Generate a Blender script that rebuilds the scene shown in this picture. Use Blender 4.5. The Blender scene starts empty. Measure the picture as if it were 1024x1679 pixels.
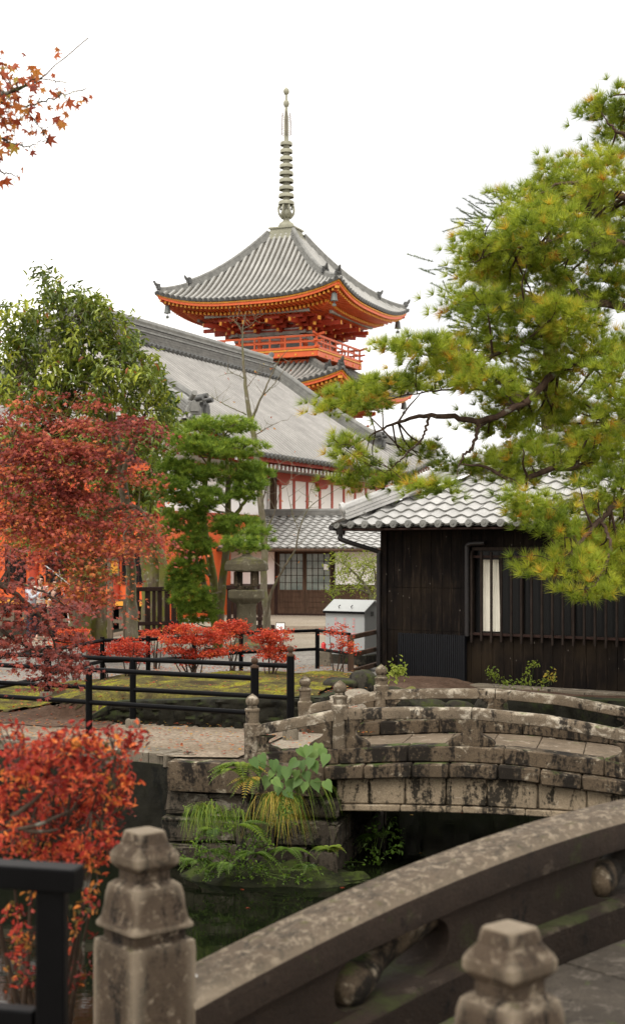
import bpy, bmesh, math, random
import numpy as np
from mathutils import Vector, Matrix
R_ = math.radians
sc = bpy.context.scene
COL = sc.collection
F = 2300.0          # focal length in photo pixels
EYE = 2.0           # eye height above the courtyard
HOR = 905.0         # horizon row

# ------------------------------------------------------------------ camera
cam = bpy.data.cameras.new("camera")
camo = bpy.data.objects.new("camera", cam); COL.objects.link(camo)
camo.location = (0, 0, EYE); camo.rotation_euler = (R_(90), 0, 0)
cam.sensor_fit = 'VERTICAL'; cam.sensor_height = 36.0; cam.lens = 36.0 * F / 1679.0
cam.shift_y = (HOR - 839.5) / 1679.0
cam.clip_start = 0.05; cam.clip_end = 3000
cam.dof.use_dof = True; cam.dof.focus_distance = 15.0; cam.dof.aperture_fstop = 4.0
sc.camera = camo
# ------------------------------------------------------------------ world (bright overcast)
CLOUD = .56
SUN_EL, SUN_AZ = R_(52), R_(200)
w = bpy.data.worlds.new("World"); sc.world = w; w.use_nodes = True
nt = w.node_tree; nt.nodes.clear()
sky = nt.nodes.new("ShaderNodeTexSky"); sky.sky_type = 'NISHITA'; sky.sun_disc = False
sky.sun_elevation = SUN_EL; sky.sun_rotation = SUN_AZ; sky.dust_density = 4.0; sky.air_density = 1.0
hs = nt.nodes.new("ShaderNodeHueSaturation"); hs.inputs['Saturation'].default_value = 0.12
mx = nt.nodes.new("ShaderNodeMix"); mx.data_type = 'RGBA'; mx.inputs[0].default_value = 0.86
tc = nt.nodes.new("ShaderNodeTexCoord"); nz = nt.nodes.new("ShaderNodeTexNoise")
nz.inputs['Scale'].default_value = 2.2; nz.inputs['Detail'].default_value = 4
cr = nt.nodes.new("ShaderNodeValToRGB")
cr.color_ramp.elements[0].position = 0.42; cr.color_ramp.elements[0].color = (9.6, 9.3, 8.9, 1)
cr.color_ramp.elements[1].position = 0.56; cr.color_ramp.elements[1].color = (10.9, 10.5, 9.95, 1)
bg = nt.nodes.new("ShaderNodeBackground"); bg.inputs['Strength'].default_value = 0.12
ow = nt.nodes.new("ShaderNodeOutputWorld")
L = nt.links.new
# a bank of slightly greyer cloud high to the right
gv = nt.nodes.new("ShaderNodeNewGeometry"); dp = nt.nodes.new("ShaderNodeVectorMath"); dp.operation = 'DOT_PRODUCT'
nd_ = nt.nodes.new("ShaderNodeVectorMath"); nd_.operation = 'NORMALIZE'; L(tc.outputs['Generated'], nd_.inputs[0])
L(nd_.outputs[0], dp.inputs[0]); dp.inputs[1].default_value = tuple(Vector((.26, 1, .30)).normalized())
n2 = nt.nodes.new("ShaderNodeTexNoise"); n2.inputs['Scale'].default_value = 5.0; n2.inputs['Detail'].default_value = 5; L(tc.outputs['Generated'], n2.inputs['Vector'])
ad = nt.nodes.new("ShaderNodeMath"); ad.operation = 'MULTIPLY_ADD'; L(n2.outputs['Fac'], ad.inputs[0]); ad.inputs[1].default_value = .030; L(dp.outputs['Value'], ad.inputs[2])
c2 = nt.nodes.new("ShaderNodeValToRGB"); c2.color_ramp.elements[0].position = .972; c2.color_ramp.elements[0].color = (1, 1, 1, 1); c2.color_ramp.elements[1].position = 1.006; c2.color_ramp.elements[1].color = (CLOUD, CLOUD * 1.03, CLOUD * 1.07, 1)
ml = nt.nodes.new("ShaderNodeMix"); ml.data_type = 'RGBA'; ml.blend_type = 'MULTIPLY'; ml.inputs[0].default_value = 1
L(ad.outputs[0], c2.inputs[0])
L(sky.outputs[0], hs.inputs['Color']); L(hs.outputs[0], mx.inputs[6])
L(tc.outputs['Generated'], nz.inputs['Vector']); L(nz.outputs['Fac'], cr.inputs[0]); L(cr.outputs[0], mx.inputs[7])
L(mx.outputs[2], ml.inputs[6]); L(c2.outputs[0], ml.inputs[7]); L(ml.outputs[2], bg.inputs['Color']); L(bg.outputs[0], ow.inputs['Surface'])
# ------------------------------------------------------------------ sun through cloud
sun = bpy.data.lights.new("sun", 'SUN'); sun.energy = 1.2; sun.angle = R_(25); sun.color = (1, 0.96, 0.9)
suno = bpy.data.objects.new("sun", sun); COL.objects.link(suno)
sd = Vector((math.sin(SUN_AZ) * math.cos(SUN_EL), math.cos(SUN_AZ) * math.cos(SUN_EL), math.sin(SUN_EL)))
suno.rotation_euler = sd.to_track_quat('Z', 'Y').to_euler(); suno.location = (0, -10, 40)
sc.view_settings.view_transform = 'Standard'; sc.view_settings.look = 'None'
sc.view_settings.exposure = 0.88; sc.view_settings.gamma = 1.0
sc.cycles.use_denoising = True
sc.cycles.max_bounces = 6; sc.cycles.transparent_max_bounces = 6; sc.cycles.diffuse_bounces = 3
sc.cycles.caustics_reflective = False; sc.cycles.caustics_refractive = False

# ------------------------------------------------------------------ helpers
rng = np.random.default_rng(7); random.seed(7)
def P(px, py, D):                       # a photo pixel at distance D
    return np.array(((px - 512) / F * D, D, EYE - (py - HOR) / F * D))
def PG(px, py, z=0.0):                  # a photo pixel on the level z
    D = (EYE - z) * F / (py - HOR); return P(px, py, D)
def tag(o, label=None, cat=None, group=None, kind=None):
    for k, v in (('label', label), ('category', cat), ('group', group), ('kind', kind)):
        if v: o[k] = v
    return o
def empty(name, loc, rz=0.0, label=None, cat=None, group=None):
    o = bpy.data.objects.new(name, None); COL.objects.link(o)
    o.location = tuple(float(a) for a in loc); o.rotation_euler = (0, 0, rz); o.empty_display_size = .2
    return tag(o, label, cat, group)
def copy_tree(o, parent=None):
    c = o.copy(); COL.objects.link(c); c.parent = parent
    for ch in [x for x in bpy.data.objects if x.parent == o]: copy_tree(ch, c)
    return c
def mesh_np(name, V, Fc, mats, tone=None, smooth=False):
    V = np.asarray(V, np.float32).reshape(-1, 3); Fc = np.asarray(Fc, np.int32); k = Fc.shape[1]
    me = bpy.data.meshes.new(name); me.vertices.add(len(V)); me.vertices.foreach_set('co', V.ravel())
    me.loops.add(Fc.size); me.loops.foreach_set('vertex_index', Fc.ravel())
    me.polygons.add(len(Fc)); me.polygons.foreach_set('loop_start', np.arange(0, Fc.size, k, dtype=np.int32))
    me.update(calc_edges=True)
    if tone is not None:
        at = me.attributes.new('tone', 'FLOAT', 'FACE'); at.data.foreach_set('value', np.asarray(tone, np.float32))
    me.polygons.foreach_set('use_smooth', np.full(len(Fc), smooth))
    for m in (mats if isinstance(mats, (list, tuple)) else [mats]): me.materials.append(m)
    return me
def link(name, me, parent=None, loc=None):
    o = bpy.data.objects.new(name, me); COL.objects.link(o)
    if parent is not None: o.parent = parent
    if loc is not None: o.location = tuple(float(a) for a in loc)
    return o
class G:
    def __init__(s): s.v = []; s.f = []; s.m = []; s.n = 0
    def add(s, V, Fc, m=0):
        V = np.asarray(V, float).reshape(-1, 3); s.v.append(V)
        for f in Fc: s.f.append([int(i) + s.n for i in f]); s.m.append(m)
        s.n += len(V)
    def box(s, x0, x1, y0, y1, z0, z1, m=0):
        V = [(x, y, z) for x in (x0, x1) for y in (y0, y1) for z in (z0, z1)]
        s.add(V, [(0, 1, 3, 2), (4, 6, 7, 5), (0, 4, 5, 1), (2, 3, 7, 6), (0, 2, 6, 4), (1, 5, 7, 3)], m)
    def obox(s, c, ax, ay, az, m=0):    # centre and three half vectors
        c, ax, ay, az = [np.asarray(a, float) for a in (c, ax, ay, az)]
        V = [c + i * ax + j * ay + k * az for i in (-1, 1) for j in (-1, 1) for k in (-1, 1)]
        s.add(V, [(0, 1, 3, 2), (4, 6, 7, 5), (0, 4, 5, 1), (2, 3, 7, 6), (0, 2, 6, 4), (1, 5, 7, 3)], m)
    def beam(s, a, b, w, h, m=0, up=(0, 0, 1)):
        a, b, up = np.asarray(a, float), np.asarray(b, float), np.asarray(up, float)
        d = (b - a) / 2; sd = np.cross(d, up); sd = sd / (np.linalg.norm(sd) + 1e-9)
        u = np.cross(sd, d); u = u / (np.linalg.norm(u) + 1e-9)
        s.obox((a + b) / 2, d, sd * w / 2, u * h / 2, m)
    def tube(s, pts, rad, n=8, m=0, cap=True):
        pts = np.asarray(pts, float); k = len(pts)
        rad = np.full(k, float(rad)) if np.isscalar(rad) else np.asarray(rad, float)
        T = np.gradient(pts, axis=0); T /= (np.linalg.norm(T, axis=1)[:, None] + 1e-9)
        ref = np.array((0, 0, 1.)) if abs(T[0][2]) < .9 else np.array((1., 0, 0))
        V = []
        for i in range(k):
            a = np.cross(T[i], ref); a /= (np.linalg.norm(a) + 1e-9); b = np.cross(a, T[i]); ref = b
            for j in range(n):
                th = 2 * math.pi * j / n
                V.append(pts[i] + rad[i] * (math.cos(th) * a + math.sin(th) * b))
        Fc = [(i * n + j, i * n + (j + 1) % n, (i + 1) * n + (j + 1) % n, (i + 1) * n + j) for i in range(k - 1) for j in range(n)]
        if cap: Fc += [tuple(range(n))[::-1], tuple((k - 1) * n + j for j in range(n))]
        s.add(V, Fc, m)
    def lathe(s, prof, n=16, c=(0, 0, 0), m=0, sq=False, rot=0.0):
        V = []
        for r, z in prof:
            for j in range(n):
                th = 2 * math.pi * j / n + rot; q = r
                if sq: q = r / max(abs(math.cos(th - rot)), abs(math.sin(th - rot)))
                V.append((c[0] + q * math.cos(th), c[1] + q * math.sin(th), c[2] + z))
        k = len(prof)
        Fc = [(i * n + j, i * n + (j + 1) % n, (i + 1) * n + (j + 1) % n, (i + 1) * n + j) for i in range(k - 1) for j in range(n)]
        Fc += [tuple(range(n))[::-1], tuple((k - 1) * n + j for j in range(n))]
        s.add(V, Fc, m)
    def rings(s, rings, m=0, cap=True):  # list of equal-length closed loops
        n = len(rings[0]); V = np.concatenate([np.asarray(r, float) for r in rings]); k = len(rings)
        Fc = [(i * n + j, i * n + (j + 1) % n, (i + 1) * n + (j + 1) % n, (i + 1) * n + j) for i in range(k - 1) for j in range(n)]
        if cap: Fc += [tuple(range(n))[::-1], tuple((k - 1) * n + j for j in range(n))]
        s.add(V, Fc, m)
    def grid(s, A, m=0):                 # A: (nu, nv, 3)
        A = np.asarray(A, float); nu, nv = A.shape[:2]
        Fc = [(i * nv + j, (i + 1) * nv + j, (i + 1) * nv + j + 1, i * nv + j + 1) for i in range(nu - 1) for j in range(nv - 1)]
        s.add(A.reshape(-1, 3), Fc, m)
    def build(s, name, mats, parent=None, origin=(0, 0, 0), loc=None, smooth=None, bevel=0, seg=1, jit=0):
        V = np.concatenate(s.v) - np.asarray(origin, float)
        me = bpy.data.meshes.new(name); me.from_pydata(V.tolist(), [], s.f)
        for m in (mats if isinstance(mats, (list, tuple)) else [mats]): me.materials.append(m)
        me.polygons.foreach_set('material_index', np.array(s.m, np.int32))
        bm = bmesh.new(); bm.from_mesh(me)
        bmesh.ops.recalc_face_normals(bm, faces=bm.faces)
        if bevel:
            es = [e for e in bm.edges if len(e.link_faces) == 2 and e.calc_face_angle(0) > .5]
            bmesh.ops.bevel(bm, geom=es, offset=bevel, segments=seg, affect='EDGES', clamp_overlap=True, profile=.6)
        if jit:
            for v in bm.verts: v.co += Vector(rng.normal(0, jit, 3))
        bm.to_mesh(me); bm.free()
        if smooth is not None:
            me.shade_smooth() if hasattr(me, 'shade_smooth') else None
            me.set_sharp_from_angle(angle=R_(smooth))
        me.update()
        return link(name, me, parent, loc)
def curve(pts, n=24):                    # Catmull-Rom through points (each may carry extra columns)
    p = np.asarray(pts, float); p = np.vstack([2 * p[0] - p[1], p, 2 * p[-1] - p[-2]]); out = []
    k = len(p) - 3
    for u in np.linspace(0, k, n):
        i = min(int(u), k - 1); t = u - i; a, b, c, d = p[i:i + 4]
        out.append(.5 * ((2 * b) + (c - a) * t + (2 * a - 5 * b + 4 * c - d) * t * t + (3 * b - a - 3 * c + d) * t ** 3))
    return np.array(out)
def nrm(a): return a / (np.linalg.norm(a, axis=-1, keepdims=True) + 1e-9)

# ------------------------------------------------------------------ materials
def newmat(name, rough=.7, spec=.3):
    m = bpy.data.materials.new(name); m.use_nodes = True; nt = m.node_tree
    b = nt.nodes['Principled BSDF']; b.inputs['Roughness'].default_value = rough
    b.inputs['Specular IOR Level'].default_value = spec
    return m, nt, b
class NT:
    def __init__(s, nt): s.nt = nt; s.tc = nt.nodes.new('ShaderNodeTexCoord'); s.L = nt.links.new
    def mapp(s, scale=(1, 1, 1), src='Object'):
        mp = s.nt.nodes.new('ShaderNodeMapping'); mp.inputs['Scale'].default_value = scale
        s.L(s.tc.outputs[src], mp.inputs['Vector']); return mp.outputs[0]
    def noise(s, scale, vec=None, detail=4, rough=.55, dist=0):
        n = s.nt.nodes.new('ShaderNodeTexNoise'); n.inputs['Scale'].default_value = scale
        n.inputs['Detail'].default_value = detail; n.inputs['Roughness'].default_value = rough; n.inputs['Distortion'].default_value = dist
        s.L(vec if vec is not None else s.tc.outputs['Object'], n.inputs['Vector']); return n.outputs['Fac']
    def vor(s, scale, vec=None, feat='F1', out='Distance'):
        n = s.nt.nodes.new('ShaderNodeTexVoronoi'); n.feature = feat; n.inputs['Scale'].default_value = scale
        s.L(vec if vec is not None else s.tc.outputs['Object'], n.inputs['Vector']); return n.outputs[out]
    def ramp(s, fac, stops, const=False):
        r = s.nt.nodes.new('ShaderNodeValToRGB'); e = r.color_ramp.elements
        while len(e) < len(stops): e.new(.5)
        for k, (p, c) in enumerate(stops):
            e[k].position = p; e[k].color = (c, c, c, 1) if np.isscalar(c) else (*c, 1)
        if const: r.color_ramp.interpolation = 'CONSTANT'
        s.L(fac, r.inputs[0]); return r.outputs[0]
    def mix(s, fac, a, b, mode='MIX'):
        n = s.nt.nodes.new('ShaderNodeMix'); n.data_type = 'RGBA'; n.blend_type = mode
        for sock, v in ((n.inputs[0], fac), (n.inputs[6], a), (n.inputs[7], b)):
            if hasattr(v, 'is_output'): s.L(v, sock)
            elif np.isscalar(v): sock.default_value = v
            else: sock.default_value = (*v, 1)
        return n.outputs[2]
    def math(s, op, a, b=0.0):
        n = s.nt.nodes.new('ShaderNodeMath'); n.operation = op
        for sock, v in ((n.inputs[0], a), (n.inputs[1], b)):
            if hasattr(v, 'is_output'): s.L(v, sock)
            else: sock.default_value = v
        return n.outputs[0]
    def bump(s, bsdf, h, strength=.3, dist=.02):
        n = s.nt.nodes.new('ShaderNodeBump'); n.inputs['Strength'].default_value = strength; n.inputs['Distance'].default_value = dist
        s.L(h, n.inputs['Height']); s.L(n.outputs[0], bsdf.inputs['Normal'])
    def up(s):
        g = s.nt.nodes.new('ShaderNodeNewGeometry'); x = s.nt.nodes.new('ShaderNodeSeparateXYZ')
        s.L(g.outputs['Normal'], x.inputs[0]); return x.outputs[2]
def plain(name, col, rough=.6, spec=.3, var=.25, scale=6, bump=0, vec=(1, 1, 1), metal=0):
    m, nt, b = newmat(name, rough, spec); n = NT(nt); v = n.mapp(vec)
    c = np.array(col); f = n.noise(scale, v, 5)
    L(n.ramp(f, [(.25, tuple(c * (1 - var))), (.75, tuple(np.minimum(c * (1 + var), 1)))]), b.inputs['Base Color'])
    b.inputs['Metallic'].default_value = metal
    if bump: n.bump(b, n.noise(scale * 5, v, 4), bump, .01)
    return m
def L(a, b_): b_.id_data.links.new(a, b_)
def stone(name, base=(.30, .27, .22), dark=(.03, .028, .02), pale=(.5, .47, .4), stain=.5, lich=.5, moss=.3, sc_=1.0, mosscol=(.05, .075, .012), edge=False):
    m, nt, b = newmat(name, .88, .2); n = NT(nt)
    f1 = n.noise(2.2 * sc_, None, 6, .65); f2 = n.noise(95 * sc_, None, 3, .7)
    col = n.mix(n.ramp(f1, [(.3, 0), (.7, 1)]), tuple(np.array(base) * .6), tuple(np.array(base) * 1.25))
    col = n.mix(n.ramp(f2, [(.35, .55), (.65, 0.)]), col, tuple(np.array(base) * .28))
    fl = n.math('ADD', n.noise(7 * sc_, n.mapp((1, 1, 1.3)), 7, .72, .4), n.math('MULTIPLY', n.math('MAXIMUM', n.up(), 0.0), .07))
    col = n.mix(n.ramp(fl, [(.66 - .16 * lich, 0), (.74 - .1 * lich, .8)]), col, pale)
    fs = n.noise(3.1 * sc_, n.mapp((1.3, 1.3, .35)), 8, .72, .6)
    fsd = n.math('ADD', fs, n.math('MULTIPLY', n.math('SUBTRACT', n.noise(28 * sc_, None, 3), .5), .35))
    col = n.mix(n.ramp(fsd, [(.70 - .26 * stain, 0), (.76 - .22 * stain, .93)]), col, dark)
    if edge:
        ge = nt.nodes.new('ShaderNodeNewGeometry'); col = n.mix(n.ramp(ge.outputs['Pointiness'], [(.52, 0), (.58, .7)]), col, pale)
    if moss:
        fm = n.math('ADD', n.noise(3.4 * sc_, None, 6, .7), n.math('MULTIPLY', n.up(), .16))
        mc = n.mix(n.noise(30, None, 3), tuple(np.array(mosscol) * .6), tuple(np.array(mosscol) * 1.7))
        col = n.mix(n.ramp(fm, [(.80 - .28 * moss, 0), (.90 - .25 * moss, .85)]), col, mc)
    L(col, b.inputs['Base Color'])
    n.bump(b, n.math('ADD', n.math('MULTIPLY', f2, .35), n.noise(14 * sc_, None, 6, .7)), .55, .018)
    return m
def leafmat(name, stops, trans=.35, rough=.5, spec=.25, var=.0):
    m, nt, b = newmat(name, rough, spec); n = NT(nt)
    a = nt.nodes.new('ShaderNodeAttribute'); a.attribute_name = 'tone'
    col = n.ramp(a.outputs['Fac'], stops); L(col, b.inputs['Base Color'])
    t = nt.nodes.new('ShaderNodeBsdfTranslucent'); L(n.mix(.25, col, (1, .85, .2), 'MULTIPLY'), t.inputs['Color'])
    mx = nt.nodes.new('ShaderNodeMixShader'); mx.inputs[0].default_value = trans
    L(b.outputs[0], mx.inputs[1]); L(t.outputs[0], mx.inputs[2]); L(mx.outputs[0], nt.nodes['Material Output'].inputs['Surface'])
    return m
def tilemat(name, a, b_, sc_=3):
    m, nt, b = newmat(name, .42, .45); n = NT(nt)
    f = n.noise(sc_, None, 6, .7); f2 = n.noise(40, None, 3)
    g = nt.nodes.new('ShaderNodeNewGeometry')
    col = n.mix(n.ramp(f, [(.3, 0), (.7, 1)]), a, b_)
    col = n.mix(n.ramp(g.outputs['Random Per Island'], [(0, .28), (1, 0.)]), col, tuple(np.array(a) * .5))
    col = n.mix(n.ramp(f2, [(.42, .3), (.6, 0)]), col, tuple(np.array(a) * .55))
    L(col, b.inputs['Base Color']); n.bump(b, f2, .15, .01); return m

M = {}
M['stone'] = stone('weathered_granite', base=(.105, .076, .048), dark=(.007, .0055, .004), pale=(.36, .31, .23), stain=.9, lich=.5, moss=.42)
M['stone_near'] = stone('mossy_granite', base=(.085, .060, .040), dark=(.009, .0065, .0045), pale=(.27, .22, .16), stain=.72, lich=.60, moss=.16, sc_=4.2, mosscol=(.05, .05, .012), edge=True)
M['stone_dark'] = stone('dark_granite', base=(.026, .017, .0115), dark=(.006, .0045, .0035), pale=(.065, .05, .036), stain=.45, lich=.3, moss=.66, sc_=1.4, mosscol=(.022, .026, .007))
M['stone_pale'] = stone('pale_granite', base=(.18, .15, .11), dark=(.02, .017, .012), pale=(.28, .245, .195), stain=.5, lich=.4, moss=.12)
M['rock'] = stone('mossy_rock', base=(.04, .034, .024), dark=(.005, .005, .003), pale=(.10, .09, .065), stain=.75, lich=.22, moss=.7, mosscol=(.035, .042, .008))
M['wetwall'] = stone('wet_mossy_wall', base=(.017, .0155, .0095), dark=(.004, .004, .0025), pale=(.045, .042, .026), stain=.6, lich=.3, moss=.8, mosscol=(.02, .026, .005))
M['bar'] = plain('blackened_wood', (.021, .015, .012), .8, .1, .6, 6, .2, (6, 6, 1))
M['abut'] = stone('lichened_rubble', base=(.075, .06, .043), dark=(.006, .006, .004), pale=(.20, .18, .14), stain=.82, lich=.6, moss=.45, mosscol=(.04, .05, .01))
M['rail'] = stone('pale_lichened_rail', base=(.15, .115, .078), dark=(.009, .007, .005), pale=(.42, .37, .29), stain=.66, lich=.8, moss=.3)
M['granite'] = stone('speckled_granite', base=(.29, .225, .15), dark=(.008, .007, .005), pale=(.40, .34, .25), stain=.74, lich=.4, moss=.2)
M['neardeck'] = stone('worn_dark_slab', base=(.075, .062, .048), dark=(.02, .016, .012), pale=(.13, .11, .09), stain=.4, lich=.3, moss=.2, sc_=2)
M['lantern'] = stone('lichened_stone', base=(.15, .13, .085), dark=(.04, .034, .02), pale=(.30, .28, .20), stain=.4, lich=.5, moss=.66, mosscol=(.12, .115, .03))
M['deck'] = stone('bridge_slab', base=(.19, .145, .10), dark=(.035, .025, .016), pale=(.31, .255, .195), stain=.34, lich=.2, moss=.05)
M['tile'] = tilemat('pale_roof_tile', (.32, .315, .30), (.47, .46, .44))
M['tile_old'] = tilemat('old_roof_tile', (.19, .18, .165), (.33, .315, .29), 1.2)
M['tile_pag'] = tilemat('pagoda_roof_tile', (.23, .225, .205), (.40, .39, .36), .8)
M['tile_dark'] = plain('dark_ridge_tile', (.055, .055, .052), .5, .3, .4, 5)
M['tile_mid'] = plain('grey_ridge_tile', (.15, .148, .135), .5, .4, .35, 4)
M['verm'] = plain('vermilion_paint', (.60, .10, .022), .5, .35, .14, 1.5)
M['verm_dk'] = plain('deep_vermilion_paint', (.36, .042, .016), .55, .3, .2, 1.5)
M['ochre'] = plain('yellow_paint', (.66, .29, .035), .55, .3, .15, 2)
M['plaster'] = plain('white_plaster', (.84, .815, .785), .9, .1, .06, 1.2)
M['beamgrey'] = plain('weathered_painted_beam', (.25, .24, .21), .8, .2, .45, 2.5)
M['bronze'] = plain('weathered_bronze', (.22, .215, .155), .55, .4, .3, 1.5)
M['bronze_dk'] = plain('dark_bronze', (.09, .10, .09), .5, .5, .3, 3)
M['brown'] = plain('dark_brown_wood', (.024, .012, .009), .75, .15, .45, 3, .2, (6, 6, 1))
M['brown2'] = plain('worn_brown_wood', (.06, .035, .022), .8, .15, .4, 3, .2, (5, 5, 1))
M['greywood'] = plain('weathered_grey_wood', (.15, .115, .08), .85, .2, .4, 3, .25, (6, 6, .8))
M['blackmetal'] = plain('black_painted_metal', (.003, .003, .0034), .45, .06, .3, 6)
M['corr'] = plain('blue_black_board', (.004, .0045, .006), .6, .25, .35, 4, 0, (5, 5, .6))
M['pipe'] = plain('dark_drainpipe', (.010, .008, .0075), .5, .35, .3, 4)
M['bin'] = plain('grey_painted_steel', (.33, .34, .33), .5, .35, .07, 2)
M['white'] = plain('white_card', (.82, .82, .8), .7, .2, .03)
M['ink'] = plain('dark_ink', (.03, .03, .03), .7, .2, .1)
M['pink'] = plain('faded_red_ink', (.62, .30, .30), .7, .2, .2, 30)
M['red'] = plain('red_paint', (.5, .02, .02), .35, .5, .1)
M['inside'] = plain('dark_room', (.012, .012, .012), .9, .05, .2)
M['curtain'] = plain('cream_curtain', (.66, .62, .52), .9, .1, .06, 3)
def darkboards():
    m, nt, b = newmat('charred_boards', .85, .1); n = NT(nt)
    f = n.noise(3, n.mapp((7, 7, .7)), 6, .7); g = n.noise(.9, None, 4, .6)
    col = n.ramp(f, [(.3, (.002, .0015, .0014)), (.55, (.006, .0042, .0034)), (.74, (.030, .021, .0145))])
    col = n.mix(n.ramp(g, [(.46, 0), (.7, .6)]), col, (.024, .016, .0085))
    v = n.vor(9, n.mapp((1, 1, .55))); col = n.mix(n.ramp(v, [(.045, .75), (.075, 0)]), col, (.15, .13, .11))
    L(col, b.inputs['Base Color']); n.bump(b, f, .3, .008); return m
M['boards'] = darkboards()
def glassmat():
    m, nt, b = newmat('dusty_glass', .22, .5); n = NT(nt)
    L(n.ramp(n.noise(2.0, None, 3), [(.35, (.09, .115, .10)), (.7, (.22, .235, .20))]), b.inputs['Base Color']); return m
M['glass'] = glassmat()
def darkglass():
    m, nt, b = newmat('dark_window_glass', .25, .12); b.inputs['Base Color'].default_value = (.01, .01, .01, 1); return m
M['dglass'] = darkglass()
def water():
    m, nt, b = newmat('pond_water', .045, .5); b.inputs['IOR'].default_value = 1.33; n = NT(nt)
    L(n.ramp(n.noise(.8, None, 3), [(.3, (.003, .004, .002)), (.7, (.006, .008, .0035))]), b.inputs['Base Color'])
    n.bump(b, n.noise(2.5, n.mapp((1, 1.6, 1)), 3), .045, .03); return m
M['water'] = water()
def groundmat(name, a, b_, c, s1=.6, s2=60, b=.5):
    m, nt, bs = newmat(name, .95, .1); n = NT(nt)
    f = n.noise(s1, None, 6, .65); v = n.vor(s2, None, 'F1', 'Color'); v2 = n.noise(s2 * .7, None, 4, .7)
    col = n.mix(n.ramp(f, [(.35, 0), (.65, 1)]), a, b_)
    col = n.mix(n.ramp(v, [(.2, .55), (.7, 0)]), col, c)
    sx = nt.nodes.new('ShaderNodeSeparateXYZ'); L(n.tc.outputs['Object'], sx.inputs[0])
    mr = nt.nodes.new('ShaderNodeMapRange'); mr.inputs[1].default_value = -.05; mr.inputs[2].default_value = -.12; L(sx.outputs[2], mr.inputs[0])
    if name == 'sandy_ground': col = n.mix(mr.outputs[0], col, (.015, .014, .008))
    L(col, bs.inputs['Base Color'])
    n.bump(bs, v2, b, .02); return m
def _g(): pass
M['ground'] = groundmat('sandy_ground', (.26, .22, .165), (.33, .29, .23), (.13, .105, .08), .5, 45)
M['gravel'] = groundmat('grey_gravel', (.20, .185, .16), (.30, .28, .25), (.05, .045, .04), .8, 26, .9)
M['path'] = groundmat('worn_stone_path', (.19, .145, .10), (.30, .245, .185), (.07, .052, .035), .9, 38, .35)
M['dirt'] = groundmat('leaf_litter_soil', (.06, .034, .022), (.13, .085, .06), (.025, .016, .01), 1.4, 30, .8)
def mossmat():
    m, nt, b = newmat('moss_bed', .95, .08); n = NT(nt)
    f = n.noise(1.9, None, 7, .74); g = n.noise(38, None, 4, .7)
    col = n.ramp(f, [(.40, (.05, .034, .02)), (.47, (.10, .08, .03)), (.53, (.16, .14, .03)), (.60, (.28, .26, .02)), (.67, (.17, .165, .022)), (.85, (.06, .065, .016))])
    col = n.mix(n.ramp(g, [(.35, .7), (.6, 0)]), col, (.04, .04, .012))
    L(col, b.inputs['Base Color']); n.bump(b, g, .9, .03); return m
M['moss'] = mossmat()
M['bankmoss'] = stone('wet_moss', base=(.02, .022, .008), dark=(.005, .006, .002), pale=(.035, .04, .014), stain=.6, lich=.3, moss=.62, mosscol=(.032, .045, .006))
def bark(name, a, b_, moss=0, mc=(.12, .14, .03)):
    m, nt, b = newmat(name, .9, .15); n = NT(nt)
    f = n.noise(5, n.mapp((2, 2, .6)), 7, .7); g = n.noise(2.2, None, 5, .6)
    col = n.ramp(f, [(.3, a), (.7, b_)])
    if moss: col = n.mix(n.ramp(g, [(.62 - .3 * moss, 0), (.74 - .25 * moss, .9)]), col, mc)
    l = n.noise(9, None, 4); col = n.mix(n.ramp(l, [(.62, 0), (.7, .55)]), col, (.33, .34, .29))
    L(col, b.inputs['Base Color']); n.bump(b, f, .7, .02); return m
M['bark_pine'] = bark('pine_bark', (.018, .011, .008), (.10, .064, .045), 0)
M['bark_moss'] = bark('mossy_bark', (.06, .045, .03), (.20, .16, .11), .75, (.13, .13, .025))
M['bark_dark'] = bark('dark_bark', (.018, .012, .009), (.075, .05, .035), .2)
M['bark_grey'] = bark('grey_lichened_bark', (.075, .062, .042), (.19, .165, .12), .5, (.11, .11, .04))
M['needle'] = leafmat('pine_needles', [(0, (.045, .075, .008)), (.35, (.18, .25, .022)), (.65, (.36, .42, .04)), (.82, (.48, .48, .05)), (.92, (.60, .40, .04)), (1, (.36, .13, .02))], .38)
M['needle_dk'] = leafmat('clipped_pine_needles', [(0, (.03, .065, .012)), (.5, (.145, .235, .03)), (.85, (.30, .39, .05)), (1, (.38, .44, .06))], .46)
M['fir'] = leafmat('fir_needles', [(0, (.05, .075, .025)), (1, (.12, .17, .045))], .2)
M['everg'] = leafmat('evergreen_leaves', [(0, (.04, .07, .010)), (.4, (.17, .22, .03)), (.75, (.36, .40, .05)), (.92, (.55, .58, .07)), (1, (.38, .14, .05))], .32, .35, .5)
M['maple'] = leafmat('maple_leaves', [(0, (.09, .015, .012)), (.3, (.22, .038, .030)), (.6, (.40, .095, .058)), (.8, (.44, .115, .038)), (.93, (.46, .155, .04)), (1, (.12, .11, .02))], .38)
M['maple_dk'] = leafmat('dark_maple_leaves', [(0, (.08, .015, .011)), (.5, (.22, .042, .028)), (.85, (.36, .075, .045)), (1, (.40, .12, .03))], .35)
M['shrub'] = leafmat('red_shrub_leaves', [(0, (.20, .02, .014)), (.4, (.45, .048, .026)), (.75, (.62, .11, .045)), (.92, (.66, .2, .04)), (1, (.5, .3, .06))], .4)
M['bush'] = leafmat('azalea_leaves', [(0, (.10, .010, .008)), (.4, (.36, .034, .024)), (.7, (.66, .135, .05)), (.88, (.70, .24, .05)), (1, (.06, .055, .012))], .32)
M['tmaple'] = leafmat('autumn_maple_leaves', [(0, (.20, .035, .018)), (.5, (.38, .085, .03)), (.85, (.48, .22, .04)), (1, (.36, .30, .05))], .45)
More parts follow.
